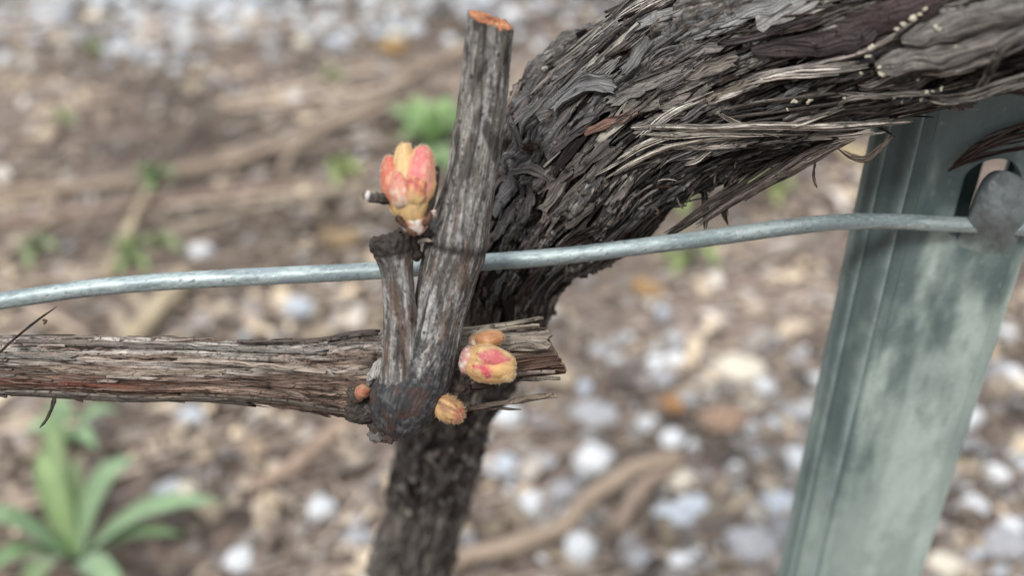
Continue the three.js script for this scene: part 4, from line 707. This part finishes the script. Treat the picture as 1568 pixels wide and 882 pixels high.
  { // large opening bud at the stub
    const up = imgDir(-0.08, -1, 0);
    bud('large opening bud, cream wool with pink and red blush', [
      ['bud_scale', lobe(P(627, 286, 0.2095), imgDir(0.02, -1, 0), 6.6, 4.4, 3.2, (l, ph, n) => mixc(CREAM, PEACH, ss(0, 0.5, n)), { round: 0.7 })],
      ['bud_scale', lobe(P(644, 268, 0.2078), imgDir(0.1, -1, 0.05), 6.0, 3.3, 3.0, (l, ph, n) => mixc(mixc([0.62, 0.28, 0.2], [0.6, 0.15, 0.15], ss(-0.25, 0.4, 0.3 * l + n + 0.15)), CREAM, 0.8 * ss(0.5, 1, Math.abs(Math.cos(ph)) + 0.4 * n)), { round: 0.7 })],
      ['bud_scale', lobe(P(619, 263, 0.2083), imgDir(0.02, -1, 0), 5.9, 2.7, 2.6, (l, ph, n) => mixc(CREAM, [0.6, 0.33, 0.17], ss(0.0, 0.6, n + 0.1 - 0.4 * l)), { round: 0.7 })],
      ['bud_scale', lobe(P(600, 276, 0.2084), imgDir(-0.12, -1, 0.05), 5.0, 2.3, 2.6, (l, ph, n) => mixc([0.58, 0.28, 0.16], [0.52, 0.13, 0.085], ss(-0.4, 0.4, l * 0.5 + n + 0.1)), { round: 0.75 })],
      ['bud_scale', lobe(P(613, 287, 0.2067), imgDir(-0.2, -1, 0.15), 4.3, 2.4, 2.2, (l, ph, n) => mixc(mixc([0.56, 0.24, 0.17], [0.48, 0.11, 0.085], ss(-0.1, 0.5, n + l * 0.4)), [0.62, 0.5, 0.37], ss(0.0, 0.6, -l * 0.7 + 0.7 * n)), { round: 0.75, taper: 0.25 })],
      ['bud_scale', lobe(P(639, 285, 0.2064), imgDir(0.22, -1, 0.12), 4.0, 2.5, 2.2, (l, ph, n) => mixc(mixc(PEACH, [0.4, 0.075, 0.06], ss(-0.15, 0.35, n + 0.1)), CREAM, ss(0.2, 0.9, -l + 0.5 * n)), { round: 0.75 })],
      ['bud_scale', lobe(P(631, 311, 0.2085), imgDir(-0.1, -1, 0), 4.4, 3.7, 3.3, (l, ph, n) => mixc(CREAM, [0.72, 0.42, 0.2], ss(0, 0.6, n)), { taper: -0.35, round: 0.75 })],
      ['bud_base', lobe(P(636, 338, 0.2095), imgDir(-0.1, -1, 0), 3.0, 2.5, 2.4, (l, ph, n) => mixc(WHITE, [0.55, 0.24, 0.15], ss(-0.1, 0.35, n)), { taper: -0.1 })],
    ], 3000, 0.6, [0.66, 0.53, 0.36], up);
    const K = [0.05, 0.04, 0.036];
    for (const l of [[[608, 330, 0.2072], [616, 342, 0.2075], [628, 350, 0.2085]], [[622, 350, 0.2068], [630, 356, 0.2075], [638, 360, 0.2085]], [[648, 346, 0.2068], [655, 336, 0.207], [660, 322, 0.2074]]]) fr(l, [0.7, 0.5], 0.4, [0.16, 0.09, 0.06], 'dry_scale');
    fr([[604, 306, 0.2085], [588, 305, 0.207], [574, 303, 0.206], [560, 299, 0.2055]], [1.2, 1.15], 1.0, K, 'dry_scale', { blunt: 1, col2: [0.11, 0.095, 0.09] });
    part(caneT, 'pale_tip', lobe(P(562, 300, 0.2054), imgDir(-1, -0.2, 0), 0.9, 1.15, 1.0, (l) => mixc([0.06, 0.05, 0.045], [0.6, 0.55, 0.52], ss(-0.6, 0.2, -l))), M.bud);
    fr([[652, 332, 0.209], [662, 306, 0.208], [667, 280, 0.2075], [668, 255, 0.2072]], [0.8, 0.6], 0.5, [0.055, 0.045, 0.04], 'dry_scale', { blunt: 1 });
    fr([[612, 336, 0.2085], [618, 345, 0.2085], [628, 358, 0.2092]], [0.8, 0.5], 0.5, [0.62, 0.56, 0.5], 'dry_scale');
    fr([[668, 322, 0.2085], [655, 337, 0.2085], [645, 352, 0.2092]], [0.9, 0.5], 0.5, [0.55, 0.42, 0.36], 'dry_scale');
    fr([[640, 372, 0.2125], [650, 368, 0.2125], [662, 369, 0.213]], [0.5, 0.4], 0.4, [0.5, 0.42, 0.34], 'dry_scale');
    fr([[628, 352, 0.2135], [634, 372, 0.2145], [640, 400, 0.216]], [1.6, 1.2], 1.0, [0.05, 0.038, 0.033], 'corky_collar');
    fr([[660, 352, 0.2135], [652, 362, 0.214], [640, 370, 0.2145]], [1.2, 1.0], 1.0, [0.06, 0.045, 0.04], 'corky_collar');
  }
  { const ax = imgDir(1, 0.18, -0.15);
    bud('plump yellow bud with two pink cheeks beside the spur', [
      ['bud_scale', lobe(P(752, 558, 0.2185), ax, 5.4, 4.1, 3.9, (l, ph, n) => { const a = Math.exp(-(((l - 0.15) / 0.45) ** 2) - (((ph - 2.25) / 0.5) ** 2)), b = Math.exp(-(((l + 0.2) / 0.38) ** 2) - (((ph - 1.15) / 0.42) ** 2)); return mixc(mixc([0.58, 0.36, 0.14], [0.6, 0.14, 0.14], Math.min(1, 1.2 * a + 0.25 * n * a)), [0.5, 0.06, 0.085], Math.min(1, b * 1.1)); }, { round: 0.7, crease: 0.06 })],
      ['bud_scale', lobe(P(758, 549, 0.2166), imgDir(1, 0.28, 0.25), 4.3, 2.3, 1.9, (l, ph, n) => mixc([0.56, 0.13, 0.14], CREAM, ss(0.45, 0.95, Math.abs(Math.cos(ph)) * 0.8 + Math.abs(l) * 0.45 + 0.35 * n)), { round: 0.8, taper: 0.2 })],
      ['bud_scale', lobe(P(747, 567, 0.2166), imgDir(1, 0.35, 0.2), 3.7, 1.9, 1.7, (l, ph, n) => mixc([0.5, 0.07, 0.09], [0.62, 0.4, 0.18], ss(0.4, 0.9, Math.abs(Math.cos(ph)) * 0.8 + Math.abs(l) * 0.5 + 0.35 * n)), { round: 0.8, taper: 0.2 })],
      ['bud_scale', lobe(P(771, 568, 0.2172), imgDir(0.8, 0.6, 0.2), 2.6, 2.2, 1.9, (l, ph, n) => mixc(CREAM, [0.55, 0.25, 0.13], ss(0.1, 0.5, n)), { round: 0.8 })],
      ['bud_base', lobe(P(722, 552, 0.2192), imgDir(1, 0.2, 0), 2.6, 3.0, 2.8, (l, ph, n) => mixc([0.5, 0.24, 0.22], WHITE, ss(0.1, 0.5, n + 0.3 * Math.cos(ph))))],
    ], 2800, 0.55, [0.62, 0.5, 0.33], ax);
    fr([[712, 560, 0.2178], [710, 552, 0.2175], [711, 545, 0.2178]], 0.6, 0.5, [0.75, 0.74, 0.74], 'dry_scale');
  }
  for (const [a, b, c] of [[[706, 575, 0.219], [714, 570, 0.2183], [722, 566, 0.2182]], [[708, 540, 0.219], [716, 537, 0.2185], [726, 537, 0.2186]], [[655, 632, 0.222], [662, 634, 0.2212], [672, 632, 0.2207]], [[658, 610, 0.222], [667, 606, 0.2212], [676, 606, 0.221]], [[545, 610, 0.2235], [550, 612, 0.2225], [556, 611, 0.222]]]) fr([a, b, c], [0.9, 0.4], 0.4, [0.13, 0.08, 0.06], 'dry_scale');
  { const ax = imgDir(1, -0.15, 0.1);
    bud('small orange brown bud behind the plump yellow one', [
      ['bud_scale', lobe(P(750, 519, 0.2212), ax, 3.2, 2.0, 2.0, (l, ph, n) => mixc(ORNG, [0.46, 0.24, 0.11], ss(-0.2, 0.4, n)))],
      ['bud_base', lobe(P(734, 523, 0.2222), ax, 2.2, 1.7, 1.7, (l, ph, n) => mixc([0.28, 0.16, 0.1], WHITE, ss(0.1, 0.5, n) * 0.7))],
    ], 800, 0.4, [0.5, 0.34, 0.2], ax);
  }
  { const ax = imgDir(0.85, 0.55, -0.1);
    bud('hairy orange bud below the heel of the spur', [
      ['bud_scale', lobe(P(688, 627, 0.2205), ax, 3.5, 2.8, 2.7, (l, ph, n) => mixc(mixc([0.25, 0.11, 0.045], [0.55, 0.33, 0.14], ss(-0.3, 0.45, noise(Math.cos(ph) * 4, Math.sin(ph) * 4, l * 0.9) + 0.4 * n)), [0.45, 0.11, 0.085], ss(0.35, 0.9, l + 0.4 * n)), { round: 0.8, crease: 0.08 })],
      ['bud_base', lobe(P(667, 618, 0.2222), ax, 3.0, 2.3, 2.2, (l, ph, n) => mixc([0.22, 0.17, 0.15], WHITE, ss(-0.1, 0.4, n) * 0.8))],
    ], 2000, 0.8, [0.5, 0.36, 0.2], ax);
  }
  { const ax = imgDir(-0.3, 0.2, -1);
    bud('tiny reddish bud on the node left of the heel', [
      ['bud_scale', lobe(P(555, 600, 0.2222), ax, 1.8, 1.5, 1.7, (l, ph, n) => mixc([0.38, 0.13, 0.07], [0.45, 0.25, 0.16], ss(0, 0.4, n)), { crease: 0.1 })],
    ], 180, 0.3, [0.5, 0.33, 0.23], ax);
  }
  rebase(caneT);
}
// ---------------------------------------------------------------- galvanized wire and post
const zinc = (x, y, z, k = 1) => {                        // blotchy zinc bloom, in metres; returns albedo and roughness-like value
  const a = fbm(x * 90, y * 60, z * 90), b = fbm(x * 420, y * 300, z * 420), c = noise(x * 1800, y * 1800, z * 1800);
  return [a, b, c];
};
{
  const wm = new THREE.MeshPhysicalMaterial({ vertexColors: true, roughness: 0.5, metalness: 0.35 });
  const W = [[-300, 505, 0.243], [-60, 471, 0.2385], [0, 461, 0.238], [60, 452, 0.2376], [140, 441, 0.2372], [230, 433, 0.237], [330, 427, 0.237], [450, 421, 0.2372], [585, 414, 0.2375], [735, 402, 0.238], [850, 393, 0.2385], [960, 380, 0.239], [1080, 365, 0.2405], [1190, 350, 0.2425], [1270, 341, 0.2455], [1340, 338.5, 0.249], [1410, 341, 0.2528], [1465, 344, 0.2562], [1520, 347, 0.2572], [1600, 352, 0.2572], [1760, 362, 0.257]];
  const wire = new Tube(W.map(([x, y, z], i) => [P(x, y, z), 13.3 * 0.238 / F * (i > 13 ? 0.97 : 1)]), () => 0, 500);
  const skin = (x, y, s) => {
    const a = fbm(x * 0.35, y * 0.35, s * 0.055), b = fbm(x * 1.3 + 8, y * 1.3, s * 0.55), c = noise(x * 4, y * 4, s * 2.4);
    let col = mixc([0.2, 0.245, 0.25], [0.36, 0.425, 0.42], ss(-0.4, 0.5, a + 0.5 * b));
    col = mixc(col, [0.23, 0.27, 0.3], ss(0.25, 0.6, noise(x * 0.5 + 30, y * 0.5, s * 0.09) + 0.35 * b) * 0.75);
    col = mixc(col, [0.1, 0.11, 0.11], ss(0.5, 0.62, noise(x * 1.8, y * 1.8, s * 0.9 + 17)) * 0.8);
    col = mixc(col, [0.85, 0.88, 0.86], ss(0.42, 0.6, c) * 0.2);
    return [0.05 * b + 0.03 * c + 0.05 * a, ...mul(col, 1 + 0.1 * c)];
  };
  const m = part(scene, 'trellis_wire', wire.build(rowsOf([0, wire.len, 900]), 40, skin), wm);
  tag(m, 'thick galvanized trellis wire crossing behind the spur and hooked to the post', 'wire');
}
const POST = { d: 0.225, x0: 0.0865, x1: 0.1337 };
{
  const pm = new THREE.MeshPhysicalMaterial({ vertexColors: true, roughness: 0.52, metalness: 0.3 });
  const post = thing('trellis_post', 'pale green grey galvanized metal trellis post with folded ribs and a punched hook', 'post', [0.11, 0, -0.231]);
  const yTop = 0.80, yBot = -0.1, t = 0.0016, zf = -POST.d;
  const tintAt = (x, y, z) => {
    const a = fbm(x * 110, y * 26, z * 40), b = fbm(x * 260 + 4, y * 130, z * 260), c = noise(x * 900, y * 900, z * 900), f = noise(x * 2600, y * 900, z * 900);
    // streaky zinc bloom; shade from the arm painted dark into the upper left face
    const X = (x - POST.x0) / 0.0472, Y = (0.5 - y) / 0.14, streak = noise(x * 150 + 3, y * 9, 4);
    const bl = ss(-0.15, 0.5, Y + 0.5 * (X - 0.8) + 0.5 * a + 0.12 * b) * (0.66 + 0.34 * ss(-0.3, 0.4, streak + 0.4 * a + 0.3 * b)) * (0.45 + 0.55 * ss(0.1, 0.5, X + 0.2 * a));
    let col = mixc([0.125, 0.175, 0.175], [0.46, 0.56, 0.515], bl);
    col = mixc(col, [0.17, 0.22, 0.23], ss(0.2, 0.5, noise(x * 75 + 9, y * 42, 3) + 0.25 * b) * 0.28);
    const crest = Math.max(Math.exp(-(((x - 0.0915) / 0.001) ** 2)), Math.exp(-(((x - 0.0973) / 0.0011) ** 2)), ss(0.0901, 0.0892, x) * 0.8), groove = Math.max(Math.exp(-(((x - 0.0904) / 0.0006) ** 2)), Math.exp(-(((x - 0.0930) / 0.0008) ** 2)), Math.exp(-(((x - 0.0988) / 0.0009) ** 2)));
    col = mixc(col, [0.33, 0.42, 0.42], 0.75 * crest * (0.8 + 0.5 * b));                       // rib light and shade painted in: folds rubbed pale, grooves darkened
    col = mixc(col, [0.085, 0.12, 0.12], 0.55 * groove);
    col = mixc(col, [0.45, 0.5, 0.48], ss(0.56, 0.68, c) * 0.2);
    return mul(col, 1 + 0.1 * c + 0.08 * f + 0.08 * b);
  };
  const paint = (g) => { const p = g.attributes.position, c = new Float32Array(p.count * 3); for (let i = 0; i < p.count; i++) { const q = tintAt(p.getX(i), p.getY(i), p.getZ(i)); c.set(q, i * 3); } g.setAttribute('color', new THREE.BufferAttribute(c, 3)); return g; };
  // sheet folded along a profile (x, depth behind the face), run up the post in many rows so that the bloom and painted shade have where to sit
  const ys = []; for (let y = yBot; y < 0.3; y += 0.02) ys.push(y); for (let y = 0.3; y < 0.62; y += 0.0007) ys.push(y); for (let y = 0.62; y <= yTop; y += 0.01) ys.push(y);
  const fold = (prof) => {
    const c = new THREE.CatmullRomCurve3(prof.map(([x, d]) => V(x, 0, zf - d)), false, 'catmullrom', 0.35), n = 90, A = [], B = [];
    for (let i = 0; i <= n; i++) { const p = c.getPoint(i / n), T = c.getTangent(i / n), N = V(-T.z, 0, T.x); A.push(p); B.push(p.clone().addScaledVector(N, -t)); }
    const ring = [...A, ...B.reverse()], m = ring.length, pos = [], idx = [];
    for (const y of ys) for (const p of ring) pos.push(p.x + 0.00012 * noise(p.x * 300, y * 40, 2), y, p.z + 0.00015 * noise(p.x * 200, y * 30, 5));
    for (let i = 0; i < ys.length - 1; i++) for (let j = 0; j < m; j++) { const a = i * m + j, d = i * m + (j + 1) % m, b = a + m, e = d + m; idx.push(a, d, b, b, d, e); }
    const g = geoFrom(pos, idx); if (g.attributes.normal.getZ(Math.floor(ys.length / 2) * m + (prof[0][0] < 0.11 ? n - 2 : 2)) < 0) { const ix = g.index.array; for (let i = 0; i < ix.length; i += 3) { const q = ix[i]; ix[i] = ix[i + 1]; ix[i + 1] = q; } g.computeVertexNormals(); }
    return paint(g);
  };
  // the profile's order is chosen so that the sheet's own face is the outer one
  const L = [[0.1236, 0.0192], [0.0960, 0.0192], [0.0938, 0.0186], [0.0925, 0.0165], [0.0905, 0.0130], [0.0893, 0.0098], [0.0896, 0.0072], [0.0904, 0.0058], [0.0915, 0.0036], [0.0927, 0.0050], [0.0942, 0.0040], [0.0958, 0.0017], [0.0973, -0.0004], [0.0988, 0.0013], [0.1010, 0]];
  const Rr = [[0.1285, 0], [0.1305, 0.0002], [0.1323, 0.001], [0.1334, 0.0027], [0.1337, 0.005], [0.1335, 0.014], [0.1328, 0.0175], [0.1315, 0.0187], [0.1302, 0.0187]];
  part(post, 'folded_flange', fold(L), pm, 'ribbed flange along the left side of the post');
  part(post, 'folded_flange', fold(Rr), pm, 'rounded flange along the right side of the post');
  // the flat web with its punched hole: a fine grid, cells inside the hole left out, rim walls added
  const at = (px, py, off = 0) => { const z = depthOf(py, POST.d - off); return P(px, py, z); };
  const hole = [[1455, 358], [1460, 336], [1471, 296], [1479, 270], [1494, 255], [1514, 246], [1535, 244], [1550, 251], [1560, 268], [1563, 300], [1556, 352], [1500, 366]].map(([x, y]) => at(x, y));
  const hs = new THREE.SplineCurve(hole.map((p) => new THREE.Vector2(p.x, p.y))); hs.closed = true;
  const hp = []; { const cc = new THREE.CatmullRomCurve3(hole.map((p) => V(p.x, p.y, 0)), true, 'catmullrom', 0.4); for (let i = 0; i < 90; i++) { const q = cc.getPoint(i / 90); hp.push(new THREE.Vector2(q.x, q.y)); } }
  const y0 = Math.min(...hp.map((p) => p.y)) - 0.004, y1 = Math.max(...hp.map((p) => p.y)) + 0.004, xa = 0.1010, xb = 0.1285;
  const panel = (ya, yb, dy) => { const nx = 60, ny = Math.max(1, Math.round((yb - ya) / dy)), g = new THREE.PlaneGeometry(xb - xa, yb - ya, nx, ny); g.translate((xa + xb) / 2, (ya + yb) / 2, zf); g.deleteAttribute('uv'); return g; };
  const flat = [panel(yBot, 0.3, 0.02), panel(0.3, y0, 0.0007), panel(y1, 0.62, 0.0009), panel(0.62, yTop, 0.02)];
  const shp = new THREE.Shape([new THREE.Vector2(xa, y0), new THREE.Vector2(xb, y0), new THREE.Vector2(xb, y1), new THREE.Vector2(xa, y1)]);
  shp.holes.push(new THREE.Path(hp));
  const fillG = (() => { // triangulate finely: concentric rings from the hole out to the rectangle
    const n = hp.length, rings = 34, c = hp.reduce((a, p) => a.add(p), new THREE.Vector2()).divideScalar(n), pos = [], idx = [];
    const outer = hp.map((p) => { const d = p.clone().sub(c), k = Math.min(d.x > 0 ? (xb - c.x) / d.x : (xa - c.x) / d.x, d.y > 0 ? (y1 - c.y) / d.y : (y0 - c.y) / d.y); return c.clone().addScaledVector(d, k); });
    for (const [cx, cy] of [[xa, y0], [xb, y0], [xb, y1], [xa, y1]]) { let b = 0, bd = 1e9; outer.forEach((o, i) => { const q = Math.hypot(o.x - cx, o.y - cy); if (q < bd) { bd = q; b = i; } }); outer[b].set(cx, cy); }
    for (let i = 0; i <= rings; i++) for (let j = 0; j < n; j++) { const f = i / rings, bev = i === 0 ? 0.0005 : i === 1 ? 0.00012 : 0; pos.push(hp[j].x + (outer[j].x - hp[j].x) * f, hp[j].y + (outer[j].y - hp[j].y) * f, zf - bev); }
    const m = (rings + 1) * n; for (let j = 0; j < n; j++) { pos.push(hp[j].x, hp[j].y, zf - 0.0005); } for (let j = 0; j < n; j++) pos.push(hp[j].x, hp[j].y, zf - t);
    for (let i = 0; i < rings; i++) for (let j = 0; j < n; j++) { const a = i * n + j, d = i * n + (j + 1) % n, b = a + n, e = d + n; idx.push(a, d, b, b, d, e); }
    for (let j = 0; j < n; j++) { const a = m + j, d = m + (j + 1) % n, b = a + n, e = d + n; idx.push(a, b, d, b, e, d); }
    const g = geoFrom(pos, idx); const nn = g.attributes.normal; if (nn.getZ(5 * n + 3) < 0) { const ix = g.index.array; for (let i = 0; i < ix.length; i += 3) { const q = ix[i]; ix[i] = ix[i + 1]; ix[i + 1] = q; } g.computeVertexNormals(); }
    return g;
  })();
  const back = new THREE.ExtrudeGeometry(shp, { depth: 0.0004, bevelEnabled: false }); back.translate(0, 0, zf - t); back.deleteAttribute('uv');
  const backs = [[yBot, y0], [y1, yTop]].map(([a, b]) => { const g = new THREE.BoxGeometry(xb - xa, b - a, 0.0004); g.translate((xa + xb) / 2, (a + b) / 2, zf - t + 0.0002); g.deleteAttribute('uv'); return g; });
  const flatAll = mergeGeometries([...flat, fillG, ...backs, back].map((g) => { const q = g.index ? g.toNonIndexed() : g; q.deleteAttribute('color'); return q; }));
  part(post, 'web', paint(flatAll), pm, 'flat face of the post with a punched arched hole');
  // the tongue pressed out of the face, curled over the wire
  { const nU = 60, nV = 44, top = [], bot = [], cols = [];
    for (let i = 0; i <= nU; i++) for (let j = 0; j <= nV; j++) {
      const u = i / nU, v = j / nV * 2 - 1, ax = [0.235, -0.972], pp = [0.972, 0.235];                    // u from the root, low on the face, to the free rounded end
      const w0 = u < 0.6 ? 1 : Math.pow(Math.max(0.002, 1 - ((u - 0.6) / 0.4) ** 2.5), 1 / 2.5), hw = (v < 0 ? 37 + 24 * Math.pow(1 - u, 3) : 50 - 14 * Math.pow(1 - u, 2)) * w0;
      const px = 1506 + ax[0] * 142 * u + pp[0] * hw * v, py = 400 + ax[1] * 142 * u + pp[1] * hw * v, rho = 0, up = ss(0.5, 0.95, u), a = v * 3;
      const lift = 0.0076 * ss(0, 0.55, u) * (1 - 0.22 * ss(0.55, 1, u)), dome = Math.sqrt(Math.max(0, 1 - Math.abs(v) ** 2.2)), off = -0.0005 + 0.0005 * ss(0, 0.35, u) + lift * (0.28 * ss(0.3, 0.6, u) + (1 - 0.28 * ss(0.3, 0.6, u)) * dome);
      const rough = 0.00016 * noise(px * 0.12, py * 0.12, 2) + 0.00005 * noise(px * 0.4, py * 0.4, 5);
      top.push(at(px + ss(0.9, 1, u) * 2 * noise(a * 3, 3, 3), py + ss(0.9, 1, u) * 2.5 * noise(a * 3, 7, 1), off + rough)); bot.push(at(px, py, off - 0.0013));
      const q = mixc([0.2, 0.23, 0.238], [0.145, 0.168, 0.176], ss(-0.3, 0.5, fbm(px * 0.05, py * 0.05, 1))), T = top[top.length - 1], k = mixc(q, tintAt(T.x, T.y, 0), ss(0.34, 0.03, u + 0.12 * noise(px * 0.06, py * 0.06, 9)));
      cols.push(mul(k, 1 + 0.16 * noise(px * 0.5, py * 0.5, 4) + 0.12 * noise(px * 1.3, py * 1.3, 8)));
    }
    const g = shell(top, bot, nU, nV, cols); const n = g.attributes.normal, mid = (30 * (nV + 1) + 22); if (V(n.getX(mid), n.getY(mid), n.getZ(mid)).dot(V(0, 0, 1)) < 0) { const ix = g.index.array; for (let i = 0; i < ix.length; i += 3) { const q = ix[i]; ix[i] = ix[i + 1]; ix[i + 1] = q; } g.computeVertexNormals(); }
    part(post, 'hook', g, pm, 'dark grey rounded tongue pressed out over the wire');
  }
  rebase(post);
  // a bark splinter lying against the post
  const r = rng(77), z = (y) => depthOf(y, POST.d - 0.003);
  const sp = sheaf([[1449, 262], [1480, 242], [1520, 222], [1568, 206], [1640, 184]].map(([x, y]) => P(x, y, z(y))), [0.0004, 0.004], 0.0007, [0.13, 0.092, 0.08], r, { fat: 1.5 });
  tag(part(scene, 'bark_splinter', sp, M.bark), 'pointed dark brown bark splinter lying across the post above its hook', 'bark splinter');
}
renderer.render(scene, camera);
